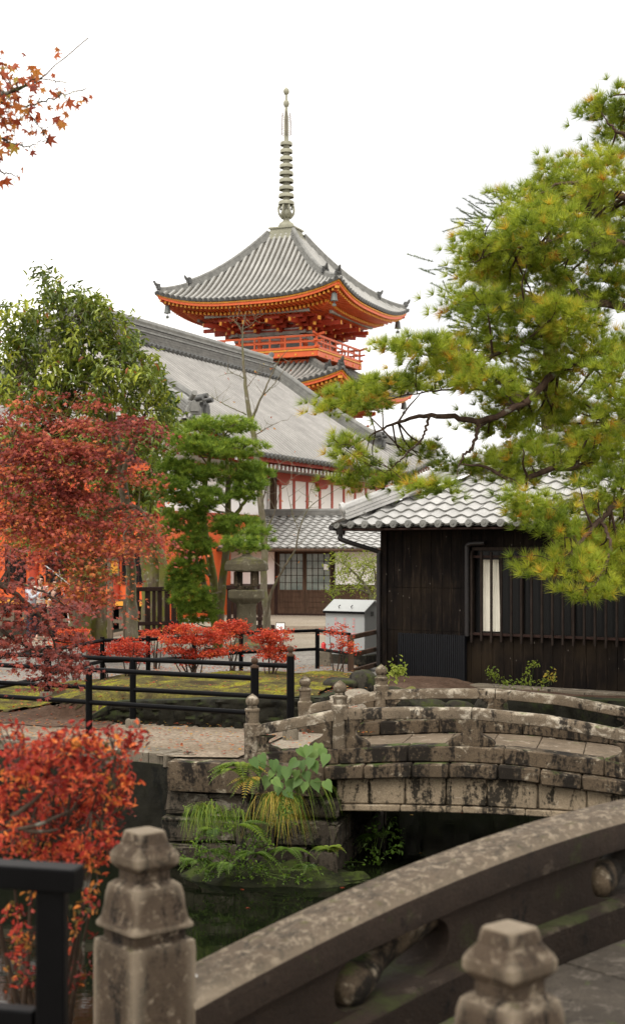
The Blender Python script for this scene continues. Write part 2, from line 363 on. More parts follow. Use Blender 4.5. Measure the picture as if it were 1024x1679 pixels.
M['fern'] = leafmat('fern_leaves', [(0, (.03, .06, .008)), (.5, (.09, .16, .015)), (.85, (.2, .26, .03)), (1, (.42, .30, .05))], .35)
M['heart'] = leafmat('broad_leaves', [(0, (.03, .07, .015)), (.5, (.085, .155, .032)), (1, (.17, .25, .055))], .3, .5, .25)
M['small'] = leafmat('light_leaves', [(0, (.07, .11, .015)), (.5, (.20, .26, .03)), (1, (.36, .40, .08))], .4)
M['skin'] = plain('skin', (.55, .34, .25), .6, .3, .06)
M['hair'] = plain('black_hair', (.012, .009, .008), .5, .4, .2)
M['cl_grey'] = plain('pale_grey_cloth', (.45, .46, .50), .9, .1, .1)
M['cl_black'] = plain('black_cloth', (.014, .014, .017), .9, .1, .2)
M['cl_navy'] = plain('dark_blue_cloth', (.03, .035, .05), .9, .1, .2)
M['cl_cream'] = plain('cream_cloth', (.5, .45, .38), .9, .1, .1)
# ------------------------------------------------------------------ terrain
POND = np.array([(-9, 7.2), (-3.2, 6.6), (-1.5, 5.9), (-.25, 4.3), (1.0, 2.6), (3.2, .4), (6.0, 2.4), (4.0, 4.4), (2.5, 6.4), (2.9, 9.5), (3.3, 12.6), (3.9, 14.8), (9, 13.5), (10, 16.2), (5.2, 17.6), (2.4, 18.6), (1.45, 18.9), (1.05, 17.6), (.72, 15.4), (.24, 13.35), (-1.28, 13.55), (-1.75, 13.95), (-4.5, 15.45), (-9, 17.9)])
def inpoly(x, y, poly):
    r = np.zeros(x.shape, bool); n = len(poly)
    for i in range(n):
        (x0, y0), (x1, y1) = poly[i], poly[(i + 1) % n]
        c = ((y0 > y) != (y1 > y)) & (x < (x1 - x0) * (y - y0) / (y1 - y0 + 1e-12) + x0); r ^= c
    return r
def edgedist(x, y, poly, closed=True):
    d = np.full(x.shape, 1e9); n = len(poly)
    for i in range(n if closed else n - 1):
        a, b = np.array(poly[i]), np.array(poly[(i + 1) % n]); ab = b - a
        t = np.clip(((x - a[0]) * ab[0] + (y - a[1]) * ab[1]) / (ab @ ab), 0, 1)
        d = np.minimum(d, np.hypot(x - a[0] - t * ab[0], y - a[1] - t * ab[1]))
    return d
def ss(a, b, x): t = np.clip((x - a) / (b - a), 0, 1); return t * t * (3 - 2 * t)
WL = [(-2.5, 16.38), (.06, 15.72), (.62, 17.6)]
def gz(x, y):
    x, y = np.asarray(x, float), np.asarray(y, float)
    z = .2 * (1 - ss(4.5, 7, y)) * (1 - ss(2, 4, x)) + .2 * (1 - ss(0, 3, y))
    dx, dy = WL[1][0] - WL[0][0], WL[1][1] - WL[0][1]; ln = math.hypot(dx, dy)
    s = (-(x - WL[0][0]) * dy + (y - WL[0][1]) * dx) / ln
    h = (.30 + .05 * ss(-2.4, 0, x)) * ss(-.04, .32, s) * (1 - .62 * ss(1.5, 5, s)) * ss(-3.9, -2.3, x) * (1 - ss(.2, .75, x - (y - 15.7) * .3))
    z = z + np.where((y > 14.5) & (y < 26), h * (1 - ss(21, 25, y)), 0)
    z = z - .13 * ss(.75, 1.0, x) * ss(17.3, 18.2, y) * (1 - ss(26, 30, y))
    z = z - .25 * ss(31, 35, y) * (1 - ss(-6, -4.2, x))
    return z
def ground_at(x, y):
    x, y = np.asarray(x, float), np.asarray(y, float); z = gz(x, y)
    ins = inpoly(x, y, POND); d = edgedist(x, y, POND)
    sd_ = np.where(ins, d, -d); return z - (z + 1.9) * ss(-.17, -.04, sd_)
xs = np.unique(np.round(np.concatenate([np.linspace(-600, -40, 8), np.linspace(-40, -10, 16), np.arange(-10, 11, .125), np.linspace(11, 40, 16), np.linspace(40, 600, 8)]), 4))
ys = np.unique(np.round(np.concatenate([np.linspace(-60, -2, 8), np.arange(-2, 27, .125), np.linspace(27, 60, 34), np.linspace(60, 900, 12)]), 4))
XX, YY = np.meshgrid(xs, ys, indexing='ij'); ZZ = ground_at(XX, YY)
nx, ny = XX.shape; idx = np.arange(nx * ny).reshape(nx, ny)
Fq = np.stack([idx[:-1, :-1], idx[1:, :-1], idx[1:, 1:], idx[:-1, 1:]], -1).reshape(-1, 4)
tag(link('courtyard_ground', mesh_np('courtyard_ground', np.stack([XX, YY, ZZ], -1), Fq, M['ground'], smooth=True)), kind='structure')
g = G(); g.box(-9.6, 10.6, -1, 19.5, -1.25, -1.0)
tag(g.build('pond_water', M['water']), kind='structure')
def ruled(name, A, B, mat, dz, nu=40, nv=14, kind='structure', wob=0.0, hump=0.0):
    A, B = curve(A, nu), curve(B, nu); V = np.zeros((nu, nv, 3))
    for j in range(nv):
        q = A + (B - A) * j / (nv - 1); V[:, j, :2] = q[:, :2]
    if wob:
        for j in (0, nv - 1): V[:, j, :2] += rng.normal(0, wob, (nu, 2))
    V[..., 2] = gz(V[..., 0], V[..., 1]) + dz
    if hump:
        x, y = V[..., 0], V[..., 1]; b = np.sin(4.1 * x + 1.3 * np.sin(2.2 * y)) * np.sin(3.3 * y + 1.7 * np.sin(1.9 * x)) + .6 * np.sin(9 * x + 2 * np.sin(5 * y)) * np.sin(8 * y)
        V[..., 2] += hump * (b + 1.0) * .6 + rng.normal(0, hump * .15, x.shape)
    g = G(); g.grid(V); return tag(g.build(name, mat, smooth=60), kind=kind)
ruled('garden_path', [(-.72, 13.52), (-1.45, 13.62), (-1.85, 14.05), (-4.6, 15.55), (-9, 17.95)], [(-.2, 15.5), (-.6, 15.65), (-2.4, 16.15), (-4.6, 16.9), (-9, 19.0)], M['path'], .02, 50, 18)
ruled('leaf_litter_ground', [(-2.3, 15.6), (-3.4, 16.1), (-4.5, 16.6), (-9, 18.4)], [(-2.3, 16.5), (-3.4, 17.0), (-4.6, 17.7), (-9, 19.9)], M['dirt'], .03, 50, 14, wob=.05)
ruled('moss_carpet', [(.02, 15.80), (-1.2, 16.1), (-2.45, 16.46), (-3.2, 16.9), (-5.2, 18.0)], [(1.1, 21.0), (-.6, 21.6), (-2.6, 21.3), (-4.2, 20.7), (-5.8, 20.2)], M['moss'], .02, 110, 80, kind='stuff', wob=.04, hump=.035)
ruled('gravel_court', [(-6.3, 20.2), (-4.2, 20.7), (-2.6, 21.3), (-.6, 21.6), (1.0, 21.3)], [(-6.3, 29.5), (-4.2, 29.5), (-2.6, 29.0), (-.6, 29.0), (3.5, 28.0)], M['gravel'], .006, 40, 24)
ruled('paved_lane', [(-9, 33.8), (-4, 34.0), (0, 34.2), (4, 34.0)], [(-9, 37.2), (-4, 37.6), (0, 37.8), (4, 37.4)], M['deck'], .006, 30, 8)

ruled('soil_strip', [(.85, 18.1), (1.4, 19.1), (2.6, 18.8), (5.4, 17.8), (9.5, 16.4)], [(.75, 22.9), (1.15, 22.98), (2.82, 21.85), (5.5, 19.95), (9.5, 17.3)], M['dirt'], .025, 40, 14, wob=.0, hump=.03)

# ------------------------------------------------------------------ rocks and walls
def rockwall(name, pts, ztop, zbot, mat, label, cat='wall', thick=.3, rs=.28, amp=.06, seed=1):
    r = np.random.default_rng(seed); pts = np.asarray(pts, float)
    seg = np.linalg.norm(np.diff(pts, axis=0), axis=1); tot = seg.sum(); nu = int(tot / .045) + 2; nv = 16
    cum = np.r_[0, np.cumsum(seg)]; u = np.linspace(0, tot, nu)
    X = np.interp(u, cum, pts[:, 0]); Y = np.interp(u, cum, pts[:, 1])
    T = np.stack([np.gradient(X), np.gradient(Y)], 1); T = nrm(T); Nn = np.stack([T[:, 1], -T[:, 0]], 1)
    zt = np.interp(u, cum, ztop); cen = np.stack([r.uniform(0, tot, int(tot * 1.2 / rs / rs) + 5), r.uniform(zbot, max(ztop), int(tot * 1.2 / rs / rs) + 5)], 1)
    V = np.zeros((nu, nv, 3))
    for j in range(nv):
        z = zbot + (zt - zbot) * j / (nv - 1); q = np.stack([u, z], 1)
        d = np.sort(np.hypot(q[:, None, 0] - cen[None, :, 0], (q[:, None, 1] - cen[None, :, 1]) * 1.2), axis=1)
        o = amp * np.clip((d[:, 1] - d[:, 0]) / rs * 3, 0, 1) ** .5 + r.normal(0, amp * .12, nu)
        if j == nv - 1: o = o * .5
        V[:, j, 0] = X + Nn[:, 0] * o; V[:, j, 1] = Y + Nn[:, 1] * o; V[:, j, 2] = z
    top = V[:, -1:].copy(); top[:, 0, 0] = X - Nn[:, 0] * thick; top[:, 0, 1] = Y - Nn[:, 1] * thick
    bot = top.copy(); bot[:, 0, 2] = zbot
    g = G(); g.grid(np.concatenate([V, top, bot], 1))
    o = g.build(name, mat, smooth=50, origin=(pts[0, 0], pts[0, 1], 0), loc=(pts[0, 0], pts[0, 1], 0)); return tag(o, label, cat)
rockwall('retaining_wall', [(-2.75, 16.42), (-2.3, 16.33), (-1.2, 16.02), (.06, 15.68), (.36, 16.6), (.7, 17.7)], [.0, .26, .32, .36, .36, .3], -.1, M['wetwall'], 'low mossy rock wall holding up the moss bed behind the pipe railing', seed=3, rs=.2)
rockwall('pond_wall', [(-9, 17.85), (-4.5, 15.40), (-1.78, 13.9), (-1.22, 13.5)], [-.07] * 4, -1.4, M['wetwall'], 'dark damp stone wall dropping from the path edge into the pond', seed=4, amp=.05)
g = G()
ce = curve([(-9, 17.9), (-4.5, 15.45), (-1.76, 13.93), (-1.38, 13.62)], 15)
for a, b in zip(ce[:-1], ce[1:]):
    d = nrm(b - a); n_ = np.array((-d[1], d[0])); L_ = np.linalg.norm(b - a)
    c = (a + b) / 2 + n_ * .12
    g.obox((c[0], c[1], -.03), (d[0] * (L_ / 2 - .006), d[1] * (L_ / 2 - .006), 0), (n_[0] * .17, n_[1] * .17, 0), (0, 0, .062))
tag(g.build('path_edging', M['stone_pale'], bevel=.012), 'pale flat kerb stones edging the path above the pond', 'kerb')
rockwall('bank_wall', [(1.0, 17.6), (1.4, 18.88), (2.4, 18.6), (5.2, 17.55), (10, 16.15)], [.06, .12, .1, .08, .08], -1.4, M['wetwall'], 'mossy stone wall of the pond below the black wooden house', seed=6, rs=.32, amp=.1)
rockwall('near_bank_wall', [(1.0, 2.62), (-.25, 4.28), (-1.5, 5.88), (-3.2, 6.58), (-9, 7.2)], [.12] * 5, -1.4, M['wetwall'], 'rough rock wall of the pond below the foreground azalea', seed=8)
rockwall('right_bank_wall', [(9, 13.5), (3.9, 14.85), (3.3, 12.6), (2.9, 9.5), (2.5, 6.4), (4, 4.4), (6, 2.4)], [0] * 7, -1.4, M['wetwall'], 'rough rock wall of the pond joining the two stone bridges', seed=9)

# ------------------------------------------------------------------ far stone bridge
BW = 2.2
br = empty('stone_bridge', (.26, 13.3, 0), R_(-13), 'arched stone bridge with onion topped posts crossing the pond before the black house', 'bridge')
ip = np.interp
zr = lambda s: ip(s, [-.95, -.757, 0, .6, 1.25, 1.96, 2.64, 3.4, 4.2], [.285, .35, .515, .545, .557, .504, .387, .22, .05])
zk = lambda s: ip(s, [-1.2, -.9, 0, .7, 1.25, 1.7, 2.5, 3.5, 4.5], [.06, .075, .145, .195, .205, .19, .115, -.02, -.16])
def sweep(g, s0, s1, prof, zf, n=10, m=0):
    g.rings([[(s, y, zf(s) + z) for y, z in prof] for s in np.linspace(s0, s1, n)], m)
def rect(y0, y1, z0, z1): return [(y0, z0), (y1, z0), (y1, z1), (y0, z1)]
def railprof(y, h=.105, w=.065): return [(y - w, -h), (y + w, -h), (y + w, -.025), (y + w * .6, 0), (y - w * .6, 0), (y - w, -.025)]
for yy, off, sgn in ((.0, 0., 1), (BW, -.035, -1)):
    for s0, s1 in ((-.83, -.045), (.045, 1.25), (1.256, 2.72), (2.80, 3.6)):
        g = G(); sweep(g, s0, s1, railprof(yy), lambda s: zr(s) + off, 12); g.build('handrail', M['rail'], br, smooth=40, bevel=.006)
    for sp, top in ((-.86, .62), (0, .765), (2.76, .62), (3.66, .42)):
        g = G(); b0 = -.14
        pr = [(.078, b0), (.078, zr(sp) - .06), (.082, zr(sp) - .04), (.082, zr(sp) + .03), (.064, zr(sp) + .045), (.066, top - .155), (.074, top - .148), (.074, top - .13), (.05, top - .118), (.05, top - .105)]
        pr += [(.066 * math.sin(a), top - .056 - .06 * math.cos(a)) for a in np.linspace(.7, 2.6, 8)] + [(.012, top + .012), (.002, top + .02)]
        g.lathe(pr, 14, (sp, yy, off * .5)); g.build('post', M['rail'], br, smooth=38)
    def strut(sc0, half=0):
        out = []; b0 = zk(sc0) - .005; t0 = zr(sc0) + off - .1; h = t0 - b0
        P_ = [(.0, .20), (.06, .215), (.18, .215), (.30, .17), (.38, .12), (.50, .085), (.64, .08), (.78, .10), (.90, .145), (1.0, .155)]
        pts = [(sc0 + (w_ if half >= 0 else 0), b0 + h * q) for q, w_ in P_] + [(sc0 - (w_ if half <= 0 else 0), b0 + h * q) for q, w_ in P_[::-1]]
        g = G(); g.rings([[(s, yy - .06, z) for s, z in pts], [(s, yy + .06, z) for s, z in pts]])
        g.build('baluster', M['stone'], br, bevel=.012, seg=2, smooth=50)
    strut(1.25); strut(.07, 1); strut(-.07, -1); strut(-.79, 1); strut(2.69, -1); strut(2.83, 1)
    # kerb in lengths, string course of separate stones, face of the arch
    for s0, s1 in ((-.8, .01), (.014, .66), (.664, 1.55), (1.554, 2.45), (2.454, 3.5)):
        g = G(); ya, yb = (yy - .10, yy + .15) if sgn > 0 else (yy - .15, yy + .10)
        sweep(g, s0, s1, rect(ya, yb, -.145, 0), zk, 8); g.build('kerb', M['stone'], br, bevel=.012, smooth=40)
    e = list(np.arange(-.10, 3.4, .40)); e = [x + random.uniform(-.05, .05) for x in e]
    g = G()
    for s0, s1 in zip(e[:-1], e[1:]):
        j = random.uniform(-.012, .012); ya, yb = (yy - .20 + j, yy + .15) if sgn > 0 else (yy - .15, yy + .2 + j)
        sweep(g, s0 + .004, s1 - .004, rect(ya, yb, -.275, -.147), lambda s: zk(s) + j * .4, 4)
    g.build('string_course', M['stone'], br, bevel=.014, smooth=40)
    e = [-.02, .30, .64, 1.02, 1.40, 1.86, 2.3, 2.72, 3.1]; g = G()
    for s0, s1 in zip(e[:-1], e[1:]):
        j = random.uniform(-.008, .008); ya, yb = (yy - .11 + j, yy + .2) if sgn > 0 else (yy - .2, yy + .11 + j)
        sof = lambda s: -.43 + .035 * (1 - ((s - 1.4) / 1.5) ** 2)
        g.rings([[(s, ya, sof(s) + .054), (s, yb, sof(s) + .054), (s, yb, zk(s) - .285), (s, ya, zk(s) - .285)] for s in np.linspace(s0 + .003, s1 - .003, 4)])
    g.build('spandrel', M['granite'], br, bevel=.014, smooth=40)
    g = G()
    for s0, s1 in zip(np.linspace(.02, 2.9, 6)[:-1], np.linspace(.02, 2.9, 6)[1:]):
        ya, yb = (yy - .13, yy + .2) if sgn > 0 else (yy - .2, yy + .13)
        g.rings([[(s, ya, sof(s) - .01), (s, yb, sof(s) - .01), (s, yb, sof(s) + .05), (s, ya, sof(s) + .05)] for s in np.linspace(s0 + .002, s1 - .002, 4)])
    g.build('arch_ring', M['granite'], br, bevel=.01, smooth=40)
g = G()
for s0, s1 in zip(np.arange(-1.0, 3.6, .46)[:-1], np.arange(-1.0, 3.6, .46)[1:]):
    for y0, y1 in ((.152, .75), (.755, 1.42), (1.425, BW - .152)):
        j = random.uniform(-.004, .004); sweep(g, s0 + .003, s1 - .003, rect(y0, y1, -.25, -.15), lambda s: zk(s) + j, 3)
g.build('deck', M['deck'], br, bevel=.006, smooth=40)
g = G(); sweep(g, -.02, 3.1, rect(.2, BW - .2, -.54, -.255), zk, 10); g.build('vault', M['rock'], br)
# left abutment: a long cap block and rough courses below it
g = G(); g.box(-1.63, -.11, -.28, .12, -.285, .0); g.build('cap_block', M['stone'], br, bevel=.025, seg=2, smooth=40)
g = G(); r_ = random.Random(5)
z = -.30
for k, h in enumerate((.22, .25, .24, .3)):
    x = -1.68 - .02 * k
    while x < .02:
        w_ = r_.uniform(.28, .52); x1 = min(x + w_, .03); j = r_.uniform(-.03, .05)
        if x1 - x > .06:
            t0, b0 = z + r_.uniform(-.03, .0), z - h + r_.uniform(-.02, .03); sk_ = r_.uniform(-.03, .03); V_ = [(x + .006 + (sk_ if zz > b0 else 0), yf, zz) for zz in (b0, t0) for yf in (-.16 - .05 * k - j - r_.uniform(-.02, .03), .5)] + [(x1 - .006 + (sk_ if zz > b0 else 0), yf, zz) for zz in (b0, t0) for yf in (-.16 - .05 * k - j - r_.uniform(-.02, .03), .5)]
            g.add([V_[0], V_[2], V_[1], V_[3], V_[4], V_[6], V_[5], V_[7]], [(0, 1, 3, 2), (4, 6, 7, 5), (0, 4, 5, 1), (2, 3, 7, 6), (0, 2, 6, 4), (1, 5, 7, 3)])
        x = x1
    y = .5
    while y < BW:
        d_ = r_.uniform(.3, .5); j = r_.uniform(-.02, .03); g.box(-.5, .0 + j + .02 * k, y, min(y + d_ - .01, BW), z - h + .008, z); y += d_
    z -= h
g.build('abutment', M['abut'], br, bevel=.05, seg=3, smooth=50, jit=.011)
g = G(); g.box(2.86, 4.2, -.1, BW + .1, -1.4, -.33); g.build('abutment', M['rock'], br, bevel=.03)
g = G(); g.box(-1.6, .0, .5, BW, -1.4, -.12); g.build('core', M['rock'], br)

# ------------------------------------------------------------------ near stone bridge
nb = empty('stone_bridge', (-.466, 3.9, 0), R_(41), 'foreground stone bridge with thick dark curved parapet and square capped posts', 'bridge')
NW = 1.33
zn = lambda s: 1.042 - .0535 * (np.asarray(s) - 2.37) ** 2
SL = 4.74
def nrail(y): return [(y - .115, -.125), (y + .115, -.125), (y + .115, -.03), (y + .10, -.012), (y + .07, 0), (y - .07, 0), (y - .10, -.012), (y - .115, -.03)]
holes = [(.62, 1.12), (1.86, 2.36), (3.1, 3.6)]
for yy in (0.0, -NW):
    g = G(); sweep(g, .09, SL - .09, nrail(yy), zn, 40)
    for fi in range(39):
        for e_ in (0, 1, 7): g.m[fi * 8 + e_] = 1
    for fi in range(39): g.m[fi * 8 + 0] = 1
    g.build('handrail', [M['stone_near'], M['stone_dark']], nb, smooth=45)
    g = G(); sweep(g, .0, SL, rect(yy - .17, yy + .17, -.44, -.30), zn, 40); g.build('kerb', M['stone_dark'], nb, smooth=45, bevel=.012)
    # panel pierced by round-cornered openings, each with a carved scroll
    for k in range(4):
        a = .085 if k == 0 else holes[k - 1][1]; b = SL - .085 if k == 3 else holes[k][0]
        V = []; n = 18
        def ends(s, v):    # rounded corners of the openings
            q = .12 * (1 - math.sqrt(max(0, 1 - abs(2 * v - 1) ** 2.6)))
            return (-0 + (-q if k > 0 else 0)), (q if k < 3 else 0)
        vs = np.linspace(0, 1, 13); fr = np.zeros((n, 13, 3)); bk = np.zeros((n, 13, 3))
        for i, t in enumerate(np.linspace(0, 1, n)):
            for j, v in enumerate(vs):
                da, db = ends(t, v); s = (a + da) + (b + db - a - da) * t; z = zn(s) - .30 + .176 * v
                fr[i, j] = (s, yy - .098, z); bk[i, j] = (s, yy + .098, z)
        g = G(); g.grid(fr); g.grid(bk)
        g.grid(np.stack([fr[0], bk[0]], 0)); g.grid(np.stack([fr[-1], bk[-1]], 0))
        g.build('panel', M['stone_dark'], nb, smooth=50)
    for a, b in holes:
        g = G(); q = curve([(a + .05, yy - .03, -.268), (a + .10, yy - .03, -.246), (a + .18, yy - .02, -.238), (a + .25, yy, -.222), (a + .32, yy, -.19), (a + .40, yy, -.15), (a + .5, yy, -.11)], 22)
        q[:, 2] += zn(q[:, 0]); g.tube(q, ip(np.linspace(0, 1, 22), [0, .04, .10, .2, .32, .48, .62, .8, 1], [.012, .045, .066, .074, .062, .047, .05, .07, .085]), 14)
        g.build('scroll', M['stone'], nb, smooth=60)
    for s in (0, SL):
        g = G(); pr = [(.106, -.25), (.106, .90), (.104, .925), (.086, .93), (.086, .957), (.103, .964), (.103, .972), (.092, .990), (.086, 1.02), (.083, 1.055), (.077, 1.078), (.062, 1.090), (.054, 1.092), (.054, 1.118), (.070, 1.134), (.0735, 1.142), (.0735, 1.160), (.068, 1.172), (.050, 1.194), (.044, 1.222), (.041, 1.227), (.0, 1.2285)]
        N_ = 48; V = []
        for r0, z in pr:                       # rounded square section
            for j in range(N_):
                th = 2 * math.pi * j / N_; c_, s_ = math.cos(th), math.sin(th); p_ = 16.0 if z < .93 else 11.0
                q = r0 / (abs(c_) ** p_ + abs(s_) ** p_) ** (1 / p_); V.append((s + q * c_, yy + q * s_, z))
        k_ = len(pr); Fc = [(i * N_ + j, i * N_ + (j + 1) % N_, (i + 1) * N_ + (j + 1) % N_, (i + 1) * N_ + j) for i in range(k_ - 1) for j in range(N_)]
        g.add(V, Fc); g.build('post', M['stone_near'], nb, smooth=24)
g = G()
for s0, s1 in zip(np.linspace(-.4, SL + .4, 12)[:-1], np.linspace(-.4, SL + .4, 12)[1:]):
    sweep(g, s0 + .003, s1 - .003, rect(-NW + .172, -.172, -.6, -.425), zn, 3)
g.build('deck', M['neardeck'], nb, bevel=.006, smooth=40)
g = G(); sweep(g, .2, SL - .2, rect(-NW - .12, .12, -.72, -.44), lambda s: zn(s) - .05 * (s - 2.37) ** 2, 24); g.build('arch_ring', M['rock'], nb, smooth=40)
g = G(); g.box(-.02, .03, -.016, .016, 0, .006)
o = g.build('paper_slip', M['white'], loc=(-.466 + .17 * .755 - .05 * .657 + .01, 3.9 + .17 * .657 - .0, .781), bevel=.001); o.rotation_euler = (0, R_(-8), R_(20))
tag(o, 'small white slip of card lying on the dark parapet by its square post', 'card')

# ------------------------------------------------------------------ railings
def pipe_fence(name, pts, tops, rails, label, prad=.036, rrad=.027, finial=(), base=True, ends=(0, 0), group=None, mat=None):
    """pts: post feet (x, y); tops: post heights; rails: heights"""
    mat = mat or M['blackmetal']; pts = [np.array(p) for p in pts]; o3 = np.array((*pts[0], 0.))
    t = empty(name, o3, 0, label, 'railing', group)
    zg = [float(gz(*p)) for p in pts]
    for i, (p, z0, h) in enumerate(zip(pts, zg, tops)):
        g = G(); g.tube([(*p, z0 - .1), (*p, h)], prad * (1.15 if i in finial else 1), 12); po = g.build('post', mat, t, o3, smooth=40)
        if i in finial:
            g = G(); g.lathe([(.036, 0), (.045, .006), (.045, .022), (.026, .03), (.022, .042)] + [(.036 * math.sin(a), .075 - .036 * math.cos(a)) for a in np.linspace(.6, 3.0, 8)] + [(.004, .118)], 12, (*p, h))
            g.build('finial', M['brown2'], po, o3, smooth=50)
        if base:
            g = G(); g.lathe([(.085, -.1), (.085, .095), (.07, .115)], 14, (*p, z0)); g.build('footing', M['stone_pale'], po, o3, smooth=40)
    for rz in rails:
        q = [np.array((*p, rz)) for p in pts]
        if ends[0]: q = [q[0] + (q[0] - q[1]) * ends[0]] + q
        if ends[1]: q = q + [q[-1] + (q[-1] - q[-2]) * ends[1]]
        g = G()
        g.tube(q, rrad, 10); ro = g.build('rail', mat, t, o3, smooth=40)
    return t
lerp = lambda a, b, t: (a[0] + (b[0] - a[0]) * t, a[1] + (b[1] - a[1]) * t)
def at_px(a, b, px):   # point of plan segment a-b seen at column px
    k = (px - 512) / F; t = (k * a[1] - a[0]) / ((b[0] - a[0]) - k * (b[1] - a[1])); return lerp(a, b, t)
A0, A1 = (-.234, 14.95), (-3.72, 16.7)
pipe_fence('pipe_railing', [A0, at_px(A0, A1, 218), lerp(A0, A1, 1.12)], [.885, .79, .79], [.785, .445], 'black pipe railing along the far path edge with tallest knobbed end post', finial=(0,), group='black pipe railings')
B0, B1 = (-.578, 14.05), (-3.5, 15.7)
pipe_fence('pipe_railing', [B0, at_px(B0, B1, 146), lerp(B0, B1, 1.2)], [.835, .745, .745], [.735, .385], 'black pipe railing along the near path edge ending behind a stone bridge post', finial=(0,), group='black pipe railings', base=False)
C = [P(x, 900, d)[:2] for x, d in ((80, 18.6), (168, 20.8), (243, 21.0), (318, 21.6), (395, 22.6), (520, 23.4), (573, 22.3))]
pipe_fence('pipe_railing', C, [.76, .74, .74, .72, .70, .72, .66], [.69, .38], 'black pipe railing behind the row of red shrubs and stone lantern', finial=(), group='black pipe railings', base=False)
D0 = P(80, 900, 18.6)[:2]; D1 = P(-60, 900, 16.4)[:2]
pipe_fence('pipe_railing', [tuple(D1), lerp(D1, D0, .97)], [.76, .76], [.70, .34], 'black pipe railing slanting in at the left picture edge beyond the maple twig', group='black pipe railings')
# little wooden fence by the house
t = empty('wooden_fence', (*P(575, 900, 22.1)[:2], 0), 0, 'dark wooden three bar fence joining the black house corner', 'fence'); o3 = np.array(t.location)
pa, pb = P(575, 900, 22.1), P(629, 900, 23.6)
g = G(); g.box(pa[0] - .045, pa[0] + .045, pa[1] - .045, pa[1] + .045, 0, .66); g.build('post', M['brown2'], t, o3, bevel=.006)
for z in (.655, .37, .115): g = G(); g.beam((pa[0], pa[1], z), (pb[0], pb[1], z + .03), .05, .075); g.build('rail', M['brown2'], t, o3, bevel=.006)
# foreground black railing
t = empty('metal_railing', (-.69, 3.3, .1), 0, 'black square tube railing post and rails at the lower left corner', 'railing'); o3 = np.array(t.location)
g = G(); p = P(86, 1455, 3.3); g.box(p[0] - .034, p[0] + .034, p[1] - .034, p[1] + .034, .1, p[2]); g.build('post', M['blackmetal'], t, o3, bevel=.005)
g = G(); a = P(130, 1441, 3.28); g.beam(a, a + np.array((-1.6, .35, .02)), .075, .056); g.build('rail', M['blackmetal'], t, o3, bevel=.006, seg=2)
g = G(); a = P(60, 1668, 3.3); g.beam(a, a + np.array((-1.6, .35, .02)), .05, .04); g.build('rail', M['blackmetal'], t, o3, bevel=.006, seg=2)

M['valley'] = plain('shaded_valley_tile', (.075, .068, .056), .75, .2, .45, 1.5)  # darker base colour stands in for the shade between round tile rows
# ------------------------------------------------------------------ tiled roofs
def wave_roof(g, o, ux, dn, nrm_, W, Lr, inside, tw=.27, th=.24, amp=.028, lift=.03, nsub=7, m=0):
    """S-tiles: o = upper corner, ux across, dn down the slope"""
    o, ux, dn, nv = [np.asarray(a, float) for a in (o, ux, dn, nrm_)]
    nc, nr = int(W / tw + .5), int(Lr / th + .5)
    us = np.linspace(0, 1, nsub)
    prof = amp * (np.sin(us * 2 * math.pi) * .8 + .45 * np.sin(us * 4 * math.pi) * -.3)
    for i in range(nc):
        for j in range(nr):
            if not inside((i + .5) * tw, (j + .5) * th): continue
            jz = random.uniform(-.004, .004); jd = random.uniform(-.006, .006)
            V = []
            for k, u in enumerate(us):
                x = (i + u) * tw
                V.append(o + ux * x + dn * (j * th - .02) + nv * (prof[k] + jz - .002))
            for k, u in enumerate(us):
                x = (i + u) * tw
                V.append(o + ux * x + dn * ((j + 1) * th + .012 * math.cos(u * 6.28) + jd) + nv * (prof[k] + lift + jz))
            for k, u in enumerate(us):
                x = (i + u) * tw
                V.append(o + ux * x + dn * ((j + 1) * th + .012 * math.cos(u * 6.28) + jd) + nv * (prof[k] + jz))
            n = nsub
            g.add(V, [(k, k + 1, n + k + 1, n + k) for k in range(n - 1)], m)
            g.add(V[n:], [(k, k + 1, n + k + 1, n + k) for k in range(n - 1)], m + 1)
def ridge(g, pts, w=.16, layers=3, lh=.06, capr=.085, m=0, mc=None, up=(0, 0, 1)):
    pts = np.asarray(pts, float); up = np.array(up, float)
    for a, b in zip(pts[:-1], pts[1:]):
        for k in range(layers):
            g.beam(a + up * (lh * (k + .5)), b + up * (lh * (k + .5)), w * (2.1 - .22 * k) * (1.06 if k % 2 else 1), lh * .82, m)
    g.tube(pts + up * (layers * lh + capr * .35), capr, 10, m if mc is None else mc)
def eave_discs(g, a, b, n, r, out, m=0, dep=.06):
    a, b, out = np.asarray(a, float), np.asarray(b, float), np.asarray(out, float)
    for k in range(n):
        p = a + (b - a) * (k + .0) / max(n - 1, 1); g.tube([p - out * dep, p, p + out * .001], [r, r, r * .8], 10, m)
        g.tube([p + out * .001, p + out * .012], [r * .45, r * .35], 8, m)

